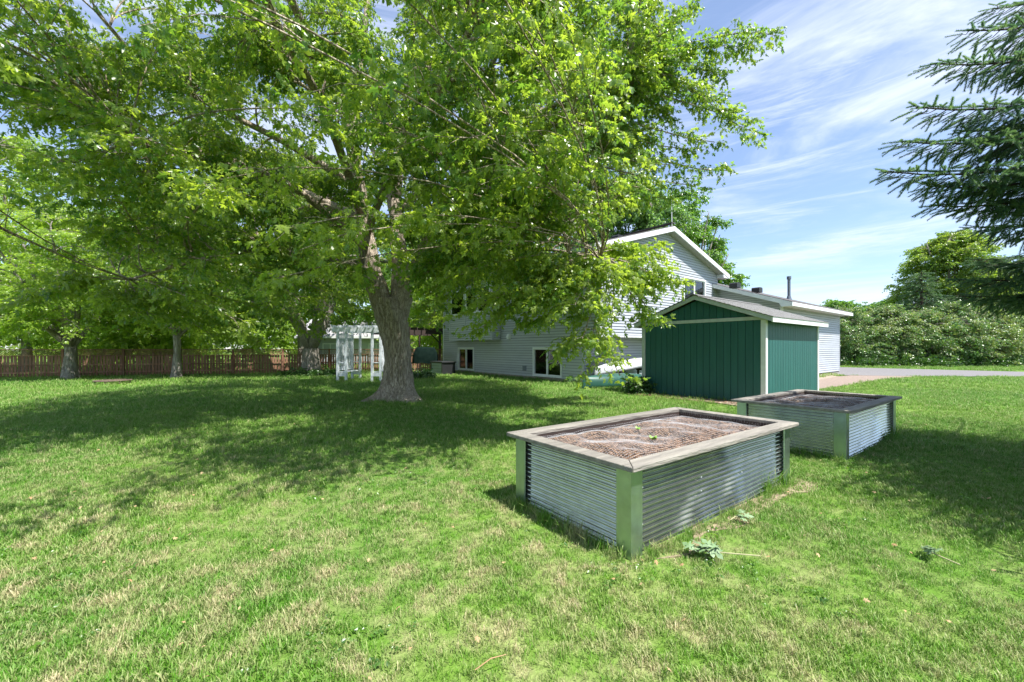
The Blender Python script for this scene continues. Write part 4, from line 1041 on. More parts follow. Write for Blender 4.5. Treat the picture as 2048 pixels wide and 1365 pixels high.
# second pass for the sky boughs and sprays: same tree, joined parts
def grow_more(tips, seed, twigs, per, tl, tintadd, scl=1.0, droop=.25):
    return grow(maple, [([l[0][i] for i in range(0, len(l[0]))], l[1]) for l in limbs[:0]] or [limbs[3]], tips, M['bark'], SRC['leaf'], seed, twigs=twigs, per=per, scl=scl, twig_len=tl, avoid=lambda p: in_house(p, -.1), crown='leaf_sprays', droop=droop, tintf=lambda p: tintadd, trad=.006, keep_from=.25)
lims_all = limbs
def grow_sel(tips, sel, seed, twigs, per, tl, tintadd, droop=.25, kf=.25):
    c, n = grow(maple, [lims_all[i] for i in sel], tips, M['bark'], SRC['leaf'], seed, twigs=twigs, per=per, twig_len=tl, avoid=lambda p: in_house(p, -.1), crown='leaf_sprays', droop=droop, tintf=lambda p: tintadd, trad=.006, keep_from=kf)
    print('sprays', n)
grow_sel(tips_s, [3, 9], 41, 17, 4, (.18, .42), .0, .12, .1)
grow_sel(tips_l, [12, 13, 6], 43, 12, 4, (.3, .7), .22, .45, .35)
grow_sel([P(1322,648,7.4)  , P(1240,752,7.0), P(1290,640,7.4)], [12], 47, 7, 2, (.12, .3), .2, .6, .4)
for ch in list(maple.children):
    if ch.name.startswith('limb') and ch.name != 'limb': bpy.data.objects.remove(ch)

# ------------------------------------------------------------------ other broadleaf trees
def tree(base, h, rad, zlow, mat, nt_, tw, per, scl, label, group=None, name='broadleaf_tree', trunk_r=.2, fork=None, seed=1, fluff=1.0, bark_m='bark_grey', lean=(0,0), tint=0.0, shape=1.0, nl=6, cat='tree', ry=None):
    r = random.Random(seed); b = Vector(base); root = empty(name, b, 0, label, cat, group)
    fz = fork or h*.28; top = b+Vector((lean[0], lean[1], 0))
    tm = trunk_mesh([Vector((0,0,-.1)), Vector((0,0,.35)), Vector((lean[0]*.2,lean[1]*.2,fz))], [trunk_r*1.15, trunk_r, trunk_r*.85], seg=24, ridge=trunk_r*.09, step=.15, lobes=[(r.uniform(0,6),.4,trunk_r*.4),(r.uniform(0,6),.4,trunk_r*.4)])
    tm.build('trunk', M[bark_m], root)
    st = b+Vector((lean[0]*.2, lean[1]*.2, fz-.1)); lims = []
    for k in range(nl):
        a = 2*math.pi*k/nl+r.uniform(-.3, .3); q = r.uniform(.35, .7) if k else .05
        e = b+Vector((math.cos(a)*rad*q+lean[0], math.sin(a)*rad*q+lean[1], h*r.uniform(.72, .93)))
        m1 = st.lerp(e, .35)+Vector((math.cos(a), math.sin(a), -.2))*rad*.08
        lims.append(dense(([st, m1, st.lerp(e, .7), e], [trunk_r*.6, trunk_r*.42, trunk_r*.25, trunk_r*.1]), 3))
    tips = []; c = b+Vector((lean[0], lean[1], 0)); ry = ry or rad
    while len(tips) < nt_:
        ph = r.uniform(0, 2*math.pi); rho = r.random()**.45; u = r.random()
        z = zlow+(h-zlow)*u; prof = (math.sin(math.pi*min(1, (.18+.82*u)))**.6 if shape == 1.0 else (1-u)**.75*.9+.1 if shape == 2.0 else (1-u**2.2)**.5)
        rr_ = prof*(1+.18*math.sin(3*ph+seed)+.1*math.sin(7*ph+u*9))
        T = c+Vector((math.cos(ph)*rho*rad*rr_, math.sin(ph)*rho*ry*rr_, z))
        if in_house(T, .5): continue
        tips.append(T)
    grow(root, lims, tips, M[bark_m], SRC[mat], seed+50, twigs=tw, per=per, scl=scl, twig_len=(.5*fluff, 1.3*fluff), avoid=lambda p: in_house(p, .0) or p.z < .1, tintf=lambda p: tint+.12*noise.noise(p*.3), limb_seg=7, trad=.012, seg=4)
    return root
gA = 'trees around the fence'
tree(G(141,758), 8.5, 4.3, 2.3, 'leaf_bright', 110, 8, 4, 1.35, 'young bright green maple with forked grey trunk standing in front of the left fence', name='maple_tree', trunk_r=.26, fork=1.65, seed=3, fluff=1.1, tint=.2)
tree(G(354,756.5), 8.5, 3.8, 2.9, 'leaf', 80, 8, 4, 1.5, 'slim maple with straight trunk halfway along the fence', name='maple_tree', trunk_r=.17, fork=2.2, seed=5, fluff=1.1, tint=.05)
t_ = tree(G(622,749.5), 12.5, 6.0, 2.9, 'leaf', 130, 8, 4, 1.6, 'old maple with thick low forked trunk left of the white arbor', name='maple_tree', trunk_r=.50, fork=1.55, seed=8, fluff=1.3, bark_m='bark_grey', nl=7)
for (x, y, h, r_, zl_, mt, sd, lab, tn) in (
    (-41, 27, 17, 6.5, 2, 'leaf_bright', 11, 'tall bright tree beyond the fence at the far left edge', .2),
    (-32, 27, 15, 5.5, 1.5, 'leaf_bright', 12, 'bright green tree beyond the fence above the forked trunk', .15),
    (-25.5, 31, 14, 5.5, 2, 'leaf_mid', 13, 'mid green tree beyond the fence, second from the left edge', .1),
    (-23, 26.5, 9, 4.0, 1.0, 'leaf_bright', 14, 'low leafy tree close behind the middle of the fence', .2),
    (-17, 33, 15, 6, 4.5, 'leaf_mid', 15, 'dense green tree beyond the fence behind the neighbouring house', .1),
    (-12.5, 46, 16, 6.5, 3, 'leaf_mid', 16, 'far green tree beyond the fence behind the old forked maple', .1),
    (-5.5, 38, 13, 5.5, .5, 'leaf_bright', 17, 'yellow green tree behind the pergola', .25),
    (1.5, 37, 16, 6, 3, 'leaf_mid', 18, 'mid green tree rising behind the left end of the house roof', 0)):
    tree((x, y, 0), h, r_, zl_, mt, 85, 7, 4, 2.4, lab, gA, trunk_r=.25, seed=sd, fluff=1.9, tint=tn, nl=5)
for i, (x, y, h) in enumerate(((-56, 38, 12), (-47, 42, 11), (-38, 45, 12), (-30, 50, 11), (-20, 54, 11), (-11, 56, 12), (-3, 52, 10), (4, 50, 11), (-50, 30, 12))):
    tree((x, y, 0), h, 6.0, .2, 'leaf_bright', 60, 7, 4, 3.6, ['tree of the far green belt beyond the fence, furthest left', 'bushy tree of the far belt above the left fence', 'bushy tree of the far belt behind the forked trunk', 'bushy tree of the far belt above the fence middle', 'bushy tree of the far belt behind the neighbouring house', 'bushy tree of the far belt behind the arbor', 'bushy tree of the far belt right of the big maple trunk', 'bushy tree of the far belt hidden behind the house corner', 'tall bushy tree at the left edge behind the fence'][i], 'far green belt beyond the fence', trunk_r=.25, seed=120+i, fluff=2.6, tint=.1, shape=3.0, nl=5)
tree((9.0, 33, 0), 15.2, 4.6, 4, 'leaf_blue', 170, 8, 5, 1.9, 'fine textured grey green tree rising behind the house ridge', trunk_r=.3, seed=23, fluff=1.3, tint=.15, nl=6)
# the maple with upright boughs right of the ridge
def upright_tree():
    b = Vector((15.6, 35, 0)); root = empty('maple_tree', b, 0, 'maple with upswept boughs showing right of the house ridge', 'tree'); r = random.Random(4)
    trunk_mesh([Vector((0,0,-.1)), Vector((0,0,3))], [.3,.25], seg=20, ridge=.02, step=.3).build('trunk', M['bark_grey'], root)
    lims = []; tips = []
    for (px, py) in ((1345,395),(1362,385),(1392,398),(1418,425),(1440,470),(1458,508),(1462,545),(1400,440),(1370,430),(1430,520),(1452,580),(1340,430),(1415,470),(1380,410),(1440,440),(1320,420)):
        d = 35+r.uniform(-2, 2); e = P(px, py, d); e0 = e-Vector((.35*(px-1350)/60, 0, 1.2))
        lims.append(dense(([b+Vector((0,0,3)), b+Vector(((e.x-b.x)*.3, 0, 6)), b.lerp(e0, .75)+Vector((0,0,1.2)), e], [.16,.12,.07,.03]), 4))
        for k in range(5): tips.append(e-Vector((r.uniform(-.2,.8)*(.5 if px < 1400 else 1), r.uniform(-1,1), r.uniform(0,3.0))))
        tips.append(e)
    grow(root, lims, tips, M['bark_grey'], SRC['leaf_mid'], 8, twigs=8, per=4, scl=1.7, twig_len=(.4,.9), droop=-.25, trad=.012, limb_seg=6, seg=4, tintf=lambda p: .08)
upright_tree()
# right-hand background
tree((50.6, 47, 0), 14.6, 5.9, 1.5, 'leaf', 300, 9, 5, 1.9, 'big round crowned green maple beyond the hedge on the right', name='maple_tree', trunk_r=.4, seed=31, fluff=1.2, tint=.12, shape=3.0, nl=8)
tree((57, 49, 0), 11.5, 4.8, 2, 'leaf', 120, 8, 5, 2.4, 'round green tree joining the right flank of the big maple', trunk_r=.3, seed=32, fluff=1.6, tint=.05, shape=3.0)
gH = 'lilac shrubs of the hedge'
hl = ['leftmost lilac shrub of the hedge beside the garage wall', 'grey green lilac shrub second from the garage', 'tall lilac shrub in the middle of the hedge', 'lilac shrub with reddish seed heads right of the hedge middle', 'lilac shrub fourth from the garage end below the spruce', 'rightmost lilac shrub of the hedge beside the pines']
hp = [(31.0, 37.8, 4.9), (34.3, 37.6, 4.8), (37.4, 37.2, 5.3), (40.4, 37, 5.2), (43.2, 37.2, 4.8), (46.0, 37.6, 4.5)]
for i, (x, y, h) in enumerate(hp):
    tree((x, y, 0), h*(1+.1*math.sin(i*2.3)), 2.5, .15, 'leaf_lilac', 120, 7, 3, 1.35, hl[i], gH, name='lilac_shrub', trunk_r=.10, fork=.5, seed=60+i, fluff=1.3, tint=.0+.08*((i*2) % 3), shape=1.0, nl=7, cat='shrub', bark_m='bark_grey')
fl_ = ['distant round tree just right of the garage roof end', 'distant tree in the gap of the far tree line', 'distant low tree left of the big round maple']
for i, (x, y, h) in enumerate(((73, 92, 11.5), (81, 95, 9.8), (78.5, 88, 11.2))):
    tree((x, y, 0), h, 6.2, .5, 'leaf_mid', 110, 6, 4, 3.6, fl_[i], 'far tree line', trunk_r=.3, seed=80+i, fluff=2.6, tint=.1, shape=3.0, nl=5)
# low growth at the hedge foot
def low_plants(name, spots, mat, hgt, scl, label, cat, seed, kind='stuff'):
    r = random.Random(seed); pts = []; rot = []; sc = []
    for (x, y, rr_, n) in spots:
        for k in range(n):
            a = r.uniform(0, 6.28); q = rr_*math.sqrt(r.random()); z = hgt*r.random()*(1-.6*(q/rr_)**2)+.03
            pts.append((x+q*math.cos(a), y+q*math.sin(a), z)); rot.append((r.gauss(0,.4), r.gauss(-.5,.4), a+r.gauss(0,.6))); sc.append(scl*r.uniform(.7,1.2))
    n = len(pts); c0 = np.mean(np.array(pts), 0)*[1,1,0]
    o = scatter(name, np.array(pts)-c0, rot, sc, np.clip(rng.normal(.5,.2,n),0,1), rng.integers(0,3,n), SRC[mat], None, kind); o.location = c0
    return tag(o, label, cat)
low_plants('undergrowth', [(30+k*1.15, 35.6+.4*math.sin(k), 1.0, 60) for k in range(18)], 'leaf_dark', .8, 1.5, 'tangled dark green undergrowth along the foot of the lilac hedge', 'undergrowth', 3)
b_ = G(1266, 786); 
def bush(name, loc, rad, h, n, mat, scl, label, cat='shrub', seed=1):
    r = random.Random(seed); root = empty(name, loc, 0, label, cat); mb = MB(); pts = []; rot = []; sc = []
    for k in range(n):
        a = r.uniform(0, 6.28); q = rad*math.sqrt(r.random()); e = Vector((q*math.cos(a), q*math.sin(a), h*r.uniform(.3, 1)*(1-.4*(q/rad)**2)))
        mb.tube([Vector((q*.15*math.cos(a), q*.15*math.sin(a), 0)), e*.6+Vector((0,0,.04)), e], [.012,.008,.004], 4, cap=False)
        for j in range(4): p = e*(.45+.18*j); pts.append(tuple(p+Vector((r.gauss(0,.03), r.gauss(0,.03), r.gauss(0,.03))))); rot.append((r.gauss(0,.3), r.gauss(-.1,.3), a+r.gauss(0,.9))); sc.append(scl*r.uniform(.7,1.2))
    mb.build('stems', M['bark_dark'], root)
    n = len(pts); scatter('foliage', pts, rot, sc, np.clip(rng.normal(.45,.2,n),0,1), rng.integers(0,3,n), SRC[mat], root)
    return root
bush('shrub', G(1272,787), .36, .72, 45, 'leaf_dark', .8, 'small dark leafy shrub at the left corner of the shed', seed=2)
bush('low_plant', G(592,752.5), .6, .45, 40, 'leaf_dark', 1.1, 'low leafy plant left of the old forked trunk', 'plant', 3)
bush('low_plant', G(650,752.5), .7, .5, 50, 'leaf_dark', 1.1, 'low leafy plant right of the old forked trunk', 'plant', 4)
bush('low_plant', G(838,757.5), .6, .5, 40, 'leaf_dark', 1.1, 'low leafy plant in shade beside the grey storage box', 'plant', 5)

# ------------------------------------------------------------------ spruces
def shoot(seed, L=.15, nn=100, nl=.026, w_=.0030):
    r = random.Random(seed); mb = MB(); mb.tube([(0,0,0),(L,0,0)], [.0022,.0014], 3, cap=False)
    for k in range(nn):
        t = k/nn; a = k*2.4+r.uniform(-.3,.3); x = L*t
        d = Vector((.75+.5*t, math.cos(a), math.sin(a)+.25)).normalized(); b = Vector((x,0,0)); e = b+d*nl*r.uniform(.8,1.15); s = d.cross(Vector((math.sin(a*3), .3, math.cos(a)))).normalized()*w_
        mb.add([b-s, b+s, e], [(0,1,2)])
    return mb
SH = [leaf_source('shoot_shape', shoot(i), M['needle']) for i in range(3)]
SHF = [leaf_source('shoot_shape', shoot(i, .30, 46, .06, .012), M['needle_far']) for i in range(3)]
def spruce_branch(a, tip, r, lat_gap=.10, lat_max=.95, sag=.12, shoot_gap=.075, pts=None, mb=None, sub=True, up=.25, ts=1.0, rad0=.035):
    a = Vector(a); tip = Vector(tip); L = (tip-a).length; d = (tip-a).normalized()
    c1_ = a+d*L*.4+Vector((0,0,-sag*L)); path = bez(a, a+d*L*.3+Vector((0,0,-sag*L*.5)), tip-d*L*.3+Vector((0,0,-sag*L*.9)), tip, 12)
    mb.tube(path, [rad0*(1-i/12)+.004 for i in range(12)], 5, cap=False)
    side = d.cross(Vector((0,0,1))).normalized(); s = L*.18; k = 0
    def line(p, q, gap, dr):
        n = max(2, int((q-p).length/gap)); v = (q-p).normalized()
        for i in range(n):
            t = (i+.5)/n; c = p.lerp(q, t)-Vector((0,0,dr*t*t)); vv = v-Vector((0,0,2*dr*t/max(.05,(q-p).length)))
            yaw = math.atan2(vv.y, vv.x); pit = -math.atan2(vv.z, math.hypot(vv.x, vv.y))
            pts.append((tuple(c), (r.gauss(0,.2), pit+r.gauss(0,.15), yaw+r.gauss(0,.25)), ts*r.uniform(.8,1.15)))
    while s < L:
        t = s/L; i = min(10, int(t*11)); f = t*11-i; p = path[i].lerp(path[i+1], f); tan = (path[i+1]-path[i]).normalized()
        sg = 1 if k % 2 else -1; Ll = lat_max*min(1, (1-t)*2.2+.12)*r.uniform(.65,1.1)*(.6+.4*min(1, t*3))
        dd = (tan*.75+side*sg*r.uniform(.55,.95)+Vector((0,0,r.uniform(-.35,.1)))).normalized(); q = p+dd*Ll
        mb.tube([p, p.lerp(q,.5)-Vector((0,0,.03)), q-Vector((0,0,.12*Ll))], [.007,.005,.003], 3, cap=False)
        line(p+dd*.05, q, shoot_gap, .12*Ll)
        if sub:
            m = int(Ll/.08)
            for j in range(1, m):
                u = j/m; pp = p.lerp(q, u)-Vector((0,0,.12*Ll*u*u)); s2 = 1 if j % 2 else -1; sd = dd.cross(Vector((0,0,1))).normalized()*s2
                hang = r.random() < .4
                d2 = (dd*.7+sd*.8+Vector((0,0,-1.3 if hang else -.15))).normalized(); L2 = Ll*.42*(1.1-u)*r.uniform(.6,1.2)+.05
                if L2 > .07: line(pp, pp+d2*L2, shoot_gap*1.15, .02)
        s += lat_gap*r.uniform(.7,1.3); k += 1
    line(path[8], path[11], shoot_gap, 0)
def finish_spruce(root, mb, pts, src, tint=0.0, bark_m='bark_dark'):
    mb.smooth = True; o = root.location
    b = mb.build('branches', M[bark_m], root); b['kind'] = 'stuff'
    n = len(pts); scatter('crown', [p[0] for p in pts], [p[1] for p in pts], [p[2] for p in pts], np.clip(rng.normal(.42,.2,n)+tint,0,1), rng.integers(0,3,n), src, root)
    print('spruce', n)
SP = Vector((9.6, 4.6, 0)); spr = empty('spruce_tree', SP, 0, 'blue green spruce reaching its boughs in from the right edge', 'tree')
r = random.Random(77); mb = MB(); pts = []
trunk_mesh([Vector((0,0,-.1)), Vector((0,0,6)), Vector((0,0,14))], [.26,.18,.03], seg=24, ridge=.015, step=.2).build('trunk', M['bark_dark'], spr)
vis = [(1868,128,5.0,7.0),(1935,62,5.1,7.3),(1985,18,5.4,7.6),(2005,120,5.3,6.6),(1832,215,4.9,6.0),(1797,283,5.0,5.2),(1768,343,5.0,4.9),(1853,372,5.1,4.6),(1866,412,5.3,4.2),(1925,262,5.2,5.6),(1960,345,5.4,4.8),(2010,400,5.5,4.8),(1950,455,6.2,3.6),(1915,560,6.6,2.7),(1905,592,6.9,2.5),(1960,530,6.6,3.1),(2000,600,7.0,2.5),(1950,520,7.0,3.0)]
for (px, py, d, zt) in vis:
    T = P(px, py, d)-SP; az = Vector((T.x, T.y, 0)).normalized()
    root_z = T.z+(.95 if py < 430 else .45)
    spruce_branch((0,0,root_z), T, r, pts=pts, mb=mb, lat_max=.60 if py < 440 else .7, lat_gap=.056, ts=1.15)
for k in range(76):
    z = r.uniform(1.6, 12.5) if k < 50 else r.uniform(2.2, 6.5); az = r.uniform(0, 6.283) if k < 50 else math.pi+r.uniform(.25, .78); L = (5.6*(1-z/15) if k < 50 else 6.5*(1-z/18))*r.uniform(.8,1.08)  # the later, longer boughs are added out of view to shade the right lawn
    T = Vector((math.cos(az)*L, math.sin(az)*L, z-.25*L)); wpt = SP+T
    if wpt.y > .5:
        px = 1024+F*wpt.x/wpt.y
        if px < 2250: continue
        if abs(wpt.y-4.8) < 1.2: continue
    spruce_branch((0,0,z), T, r, pts=pts, mb=mb, lat_gap=.17, shoot_gap=.11, sub=(k % 2 == 0), ts=1.35)
finish_spruce(spr, mb, pts, SH)
def far_spruce(base, h, rad, label, seed, zl=.4, group=None, ts=2.2, n=110, tint=.1):
    root = empty('spruce_tree', base, 0, label, 'tree', group); r = random.Random(seed); mb = MB(); pts = []
    trunk_mesh([Vector((0,0,-.1)), Vector((0,0,h*.98))], [h*.022,.03], seg=12, ridge=.01, step=.5).build('trunk', M['bark_dark'], root)
    for k in range(n):
        u = (k+r.random())/n; z = zl+(h-zl)*u*.97; az = k*2.4+r.uniform(-.3,.3); L = rad*(1-u)**.85*r.uniform(.85,1.12)+.15
        spruce_branch((0,0,z+.1*L), (math.cos(az)*L, math.sin(az)*L, z-.12*L), r, pts=pts, mb=mb, lat_gap=.34, lat_max=min(1.2, L*.55), shoot_gap=.26, sub=False, ts=ts, sag=.06, rad0=.03)
    finish_spruce(root, mb, pts, SHF, tint)
far_spruce((41.5, 41.5, 0), 9.6, 3.4, 'pale green spruce standing in front of the big round maple', 5)
far_spruce((54, 44, 0), 8.6, 4.4, 'feathery pale conifer at the right edge above the lawn', 6, zl=2.4, group='conifers at the right edge')
far_spruce((61, 50, 0), 9.0, 4.4, 'conifer with bare lower trunk farthest right beyond the driveway', 7, zl=2.6, group='conifers at the right edge')

# ------------------------------------------------------------------ grass
def tuft(seed, n=14, h=.050, w_=.0028, spread=.055):
    r = random.Random(seed); mb = MB()
    for k in range(n):
        a = r.uniform(0, 6.28); q = spread*math.sqrt(r.random()); b = Vector((q*math.cos(a), q*math.sin(a), -.006)); az = r.uniform(0, 6.28); H = h*r.uniform(.5, 1.25); ln = r.uniform(.1, .8)*H
        d = Vector((math.cos(az), math.sin(az), 0)); s = Vector((-d.y, d.x, 0))*w_*r.uniform(.7,1.3); m_ = b+Vector((0,0,H*.6))+d*ln*.35; e = b+Vector((0,0,H*.92))+d*ln
        mb.add([b-s, b+s, m_+s*.8, m_-s*.8, e], [(0,1,2,3),(3,2,4)])
    return mb
GT = [leaf_source('grass_tuft_shape', tuft(i), M['blade']) for i in range(4)]
GL = [leaf_source('grass_tuft_shape', tuft(20+i, 9, .17, .003, .04), M['blade']) for i in range(3)]
def bedc(loc, ang, x, y): return (loc[0]+x*math.cos(ang)-y*math.sin(ang), loc[1]+x*math.sin(ang)+y*math.cos(ang))
def inside_bed(X, Y, loc, ang, sx, sy, m=0):
    c, s = math.cos(ang), math.sin(ang); dx, dy = X-loc[0], Y-loc[1]; a = dx*c+dy*s; b = -dx*s+dy*c
    return (a > -m) & (a < sx+m) & (b > -m) & (b < sy+m)
def in_poly(X, Y, poly):
    ins = np.zeros(len(X), bool); n = len(poly)
    for i in range(n):
        x1, y1 = poly[i]; x2, y2 = poly[(i+1) % n]
        c = ((y1 > Y) != (y2 > Y)) & (X < (x2-x1)*(Y-y1)/(y2-y1+1e-12)+x1); ins ^= c
    return ins
def free(X, Y):
    ok = ~inside_bed(X, Y, (.868,2.985), BA, BX, BY, .0) & ~inside_bed(X, Y, (4.57,5.60), BA, BX*.95, BY*1.03, .0)
    ok &= ~inside_bed(X, Y, (S0.x, S0.y), ANG, SWd, SL, .0) & ~inside_bed(X, Y, (P0.x, P0.y), ANG, HW, HL, 0)
    q = P0+V*GP; ok &= ~inside_bed(X, Y, (q.x+U.x*10, q.y+U.y*10), ANG, 9.7, 8, 0)
    S0x = lambda a, b: tuple((S0+U*a+V*b).xy)
    ok &= ~in_poly(X, Y, [S0x(-.85,-.5), S0x(.3,-.35), S0x(.3,0), S0x(0,SL), S0x(-.3,SL+.1)])
    bc = lambda a, b: bedc((.868,2.985), BA, a, b)
    ok &= ~(in_poly(X, Y, [bc(.3,-.02), bc(1.2,-.17), bc(2.2,-.12), bc(3.05,-.28), bc(3.1,.1), bc(2.9,.0)]) & (rng.random(len(X)) < .5))
    ok &= ~in_poly(X, Y, drive) & ~in_poly(X, Y, path) & (np.hypot(X-TB.x, Y-TB.y) > .5)
    return ok
def nz(X, Y, s, o=0):
    return np.array([noise.fractal(Vector((x*s+o, y*s, 1.3)), 1.0, 2.0, 3) for x, y in zip(X, Y)])
PX, PY, PS = [], [], []
for (y0_, y1_, den, sc_, hw_) in ((-1.0, 3.2, 1150, .68, 0), (3.2, 6, 800, .8, 0), (6, 10, 300, 1.15, 0), (10, 16, 90, 1.6, 0), (16, 26, 32, 2.3, 0), (26, 40, 7, 3.3, 0)):
    xw = max(4.2, 1.42*y1_); xl = -xw; area = (y1_-y0_)*2*xw; n = int(area*den)
    X = rng.uniform(xl, xw, n); Y = rng.uniform(y0_, y1_, n)
    k = (np.abs(X) < 1.42*np.maximum(Y, 0)+1.6) & (Y > .3); X, Y = X[k], Y[k]
    k = free(X, Y); X, Y = X[k], Y[k]
    PX.append(X); PY.append(Y); PS.append(sc_*rng.uniform(.6, 1.25, len(X)))
X = np.concatenate(PX); Y = np.concatenate(PY); S_ = np.concatenate(PS)
h_ = nz(X, Y, .9); keep = rng.random(len(X)) < np.clip(.92+h_*.8, .6, 1); X, Y, S_, h_ = X[keep], Y[keep], S_[keep], h_[keep]
S_ = S_*(1+.35*h_)
n = len(X); print('grass tufts', n)
Z = np.zeros(n)
gr = scatter('grass', np.stack([X, Y, Z], 1), np.stack([rng.normal(0,.12,n), rng.normal(0,.12,n), rng.uniform(0,6.28,n)], 1), S_, rng.uniform(0,1,n), rng.integers(0,4,n), GT)
tag(gr, 'short green and straw coloured lawn grass', 'grass')
# long grass along the beds, shed and trunk
EX, EY, ES = [], [], []
def edge(p, q, n, off, s):
    p, q = Vector(p), Vector(q); d = (q-p).normalized(); nn = Vector((d.y, -d.x))
    for k in range(n):
        t = rnd.random(); c = p.lerp(q, t)+nn*(abs(rnd.gauss(0, off))+.015); EX.append(c.x); EY.append(c.y); ES.append(s*rnd.uniform(.5,1.4))
for loc, sx, sy in (((.868,2.985), BX, BY), ((4.57,5.60), BX*.95, BY*1.03)):
    c = [bedc(loc, BA, *q) for q in ((0,0),(sx,0),(sx,sy),(0,sy))]
    edge(c[0], c[1], 200, .05, .5); edge(c[1], c[2], 100, .05, .7); edge(c[2], c[3], 120, .05, .8); edge(c[3], c[0], 170, .05, .65)
    for _ in range(40): edge(c[1], bedc(loc, BA, sx-.7, 0), 1, .05, 1.2)
sq = [(S0+U*a+V*b) for a, b in ((0,0),(SWd,0),(SWd,SL),(0,SL))]
edge(sq[3].xy, sq[0].xy, 70, .10, .8); edge(sq[0].xy, sq[1].xy, 120, .05, .8)
for k in range(300): a = rnd.uniform(0, 6.28); q = rnd.uniform(.55, .95); EX.append(TB.x+q*math.cos(a)); EY.append(TB.y+q*math.sin(a)*.9); ES.append(.8*rnd.uniform(.5,1.1))
edge((P0+V*HL).xy, P0.xy, 400, .1, 1.1)
edge(FA.xy, FC.xy, 900, .15, 1.0)
n = len(EX)
gr2 = scatter('long_grass', np.stack([EX, EY, np.zeros(n)], 1), np.stack([rng.normal(0,.2,n), rng.normal(0,.2,n), rng.uniform(0,6.28,n)], 1), ES, rng.uniform(0,1,n), rng.integers(0,3,n), GL)
tag(gr2, 'longer uncut grass along the beds, walls and tree foot', 'grass')

# broadleaf weeds and clover in the turf
n = 2600; Y = rng.uniform(1.2, 9.5, n); X = rng.uniform(-1.3, 1.3, n)*Y
k = free(X, Y) & (nz(X, Y, .6, 40) > .08); X, Y = X[k], Y[k]; n = len(X)
wd = scatter('clover', np.stack([X, Y, np.full(n, .012)], 1), np.stack([rng.normal(0,.2,n), rng.normal(-.3,.2,n), rng.uniform(0,6.28,n)], 1), rng.uniform(.14,.30,n), rng.uniform(0,1,n), rng.integers(0,3,n), SRC['leaf_mid'])
tag(wd, 'low clover and broadleaf weeds growing in patches of the turf', 'weeds')
# bare dirt beside the shed and along the beds
def blob(name, poly, z, mat, nsub=5, amp=.12, seed=0):
    P_ = []; n = len(poly)
    for i in range(n):
        a, b = Vector(poly[i]), Vector(poly[(i+1) % n])
        for k in range(nsub*2): c = a.lerp(b, k/(nsub*2)); P_.append((c.x+amp*noise.noise(Vector((c.x*2, c.y*2, seed))), c.y+amp*noise.noise(Vector((c.x*2, c.y*2, seed+9)))))
    return thick(name, P_, -.04, z, mat)
c_ = lambda a, b, S=S0: tuple((S+U*a+V*b).xy)
dirtp = [c_(-1.0,-.5), c_(.3,-.35), c_(.3,0), c_(-.02,SL), c_(-.4,SL+.1)]
blob('dirt_strip', dirtp, .014, M['dirt'], seed=1)
bc = lambda a, b: bedc((.868,2.985), BA, a, b)
blob('dirt_strip', [bc(.2,-.05), bc(1.2,-.20), bc(2.2,-.14), bc(3.05,-.30), bc(3.15,.1), bc(2.85,.02)], .004, M['strawdirt'], seed=4, amp=.22)
blob('dirt_strip', [c_(9.8,GP-1.4,P0), c_(19.6,GP-.9,P0), c_(19.6,GP-.02,P0), c_(9.8,GP-.02,P0)], .020, M['dirt'], seed=2)
mb = MB()
for k in range(1100):
    a = rnd.uniform(-.95, 0); b = rnd.uniform(-.2, SL); p = S0+U*a+V*b; L = rnd.uniform(.01,.04); an = rnd.uniform(0,6.28); w_ = L*.35; z = .018+rnd.uniform(0,.012)
    dx, dy = math.cos(an)*L, math.sin(an)*L; ex, ey = -math.sin(an)*w_, math.cos(an)*w_
    mb.add([(p.x-dx-ex,p.y-dy-ey,z),(p.x+dx-ex,p.y+dy-ey,z+.01),(p.x+dx+ex,p.y+dy+ey,z+.012),(p.x-dx+ex,p.y-dy+ey,z+.003)], [(0,1,2,3)])
tag(mb.build('wood_chips', M['chip']), 'brown wood chips strewn along the foot of the shed', 'wood chips', kind='stuff')
# fallen leaves
mb = MB(); r = random.Random(3)
for k in range(260):
    y = 1.6+13*r.random()**1.3; x = r.uniform(-1.25*y, 1.25*y)
    if not free(np.array([x]), np.array([y]))[0]: continue
    Mx = Matrix.Translation((x, y, .045+r.uniform(0,.02))) @ Matrix.Rotation(r.uniform(0,6.28), 4, 'Z') @ Matrix.Rotation(r.uniform(-.6,.6), 4, 'X') @ Matrix.Rotation(r.uniform(-.4,.4), 4, 'Y')
    leaf_geo(mb, Mx, r.uniform(.014,.032), r)
tag(mb.build('fallen_leaves', M['deadleaf']), 'small dry brown leaves scattered over the lawn', 'leaves', kind='stuff')
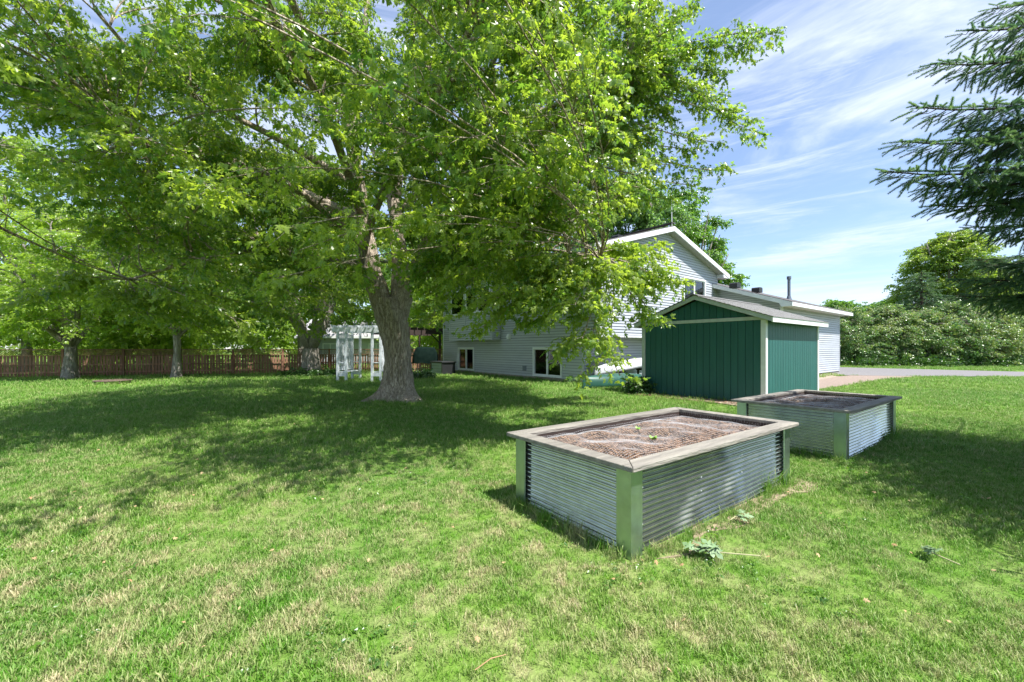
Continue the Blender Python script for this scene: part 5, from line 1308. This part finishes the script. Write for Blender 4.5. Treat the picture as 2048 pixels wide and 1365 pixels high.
# cut leafy sprigs on the grass
def sprig(loc, az, n, size, label, L=.33):
    root = empty('leafy_sprig', loc, az, label, 'sprig'); r = random.Random(int(loc[0]*100)); mb = MB()
    mb.tube([(-L*.95,0,.05), (-L*.3,.02,.06), (L*.5,-.01,.05)], [.004,.0045,.003], 5); mb.build('stem', M['leaf_cut_stem'], root)
    for k in range(n):
        t = r.uniform(-.15, .55); a = r.uniform(-2.2, 2.2); Mx = Matrix.Translation((L*t, r.uniform(-.02,.02), .05+r.uniform(0,.05))) @ Matrix.Rotation(a, 4, 'Z') @ Matrix.Rotation(r.uniform(-.5,.3), 4, 'Y') @ Matrix.Rotation(r.uniform(-.6,.6), 4, 'X')
        m = MB(); leaf_geo(m, Mx, size*r.uniform(.7,1.15), r, fold=.15); m.build('leaf', M['leaf_cut2'], root)
M['leaf_cut_stem'] = pmat('cut_stem', (.35,.33,.18), rough=.7)
M['leaf_cut2'] = pmat('wilted_leaf', (.13,.22,.09), (.22,.31,.17), 14, .6, isl=.15)
g = G(1425, 1118); sprig(g, R(170), 22, .085, 'wilted pale green leafy sprig lying on the grass in front of the near bed', .34)
g = G(1480, 1048); sprig(g, R(20), 7, .06, 'small green weed sprig beside the dirt strip right of the near bed', .12)
g = G(1868, 1122); sprig(g, R(100), 8, .07, 'pale cut sprig lying in the shade at the right', .16)
# seedlings in the near bed
def seedling(loc, s, label):
    root = empty('seedling', loc, 0, label, 'seedling'); r = random.Random(int(loc[0]*1000))
    for k in range(5):
        Mx = Matrix.Translation((0,0,.02)) @ Matrix.Rotation(k*1.26+r.random(), 4, 'Z') @ Matrix.Rotation(-.9, 4, 'Y'); m = MB(); leaf_geo(m, Mx, s*r.uniform(.7,1.1), r, True); m.build('leaf', M['seed'], root)
M['seed'] = pmat('seedling_leaf', (.16,.33,.04), (.2,.38,.05), 8, .5)
for (bx, by, s, lab) in ((1.02,.52,.07,'bright green seedling poking through the wire in the middle of the near bed'), (1.32,.92,.045,'smaller green seedling behind the brighter one in the near bed')):
    q = bedc((.868,2.985), BA, bx, by); seedling((q[0], q[1], BH-.03), s, lab)
# thin dead stick in the near grass
mb = MB(); a = G(950, 1362); b = G(1012, 1332); mb.tube([(a.x,a.y,.05),((a.x+b.x)/2,(a.y+b.y)/2,.07),(b.x,b.y,.055)], [.0025,.003,.002], 5)
tag(mb.build('dead_stalk', M['deadleaf']), 'thin straw coloured stalk lying at the bottom edge', 'twig')
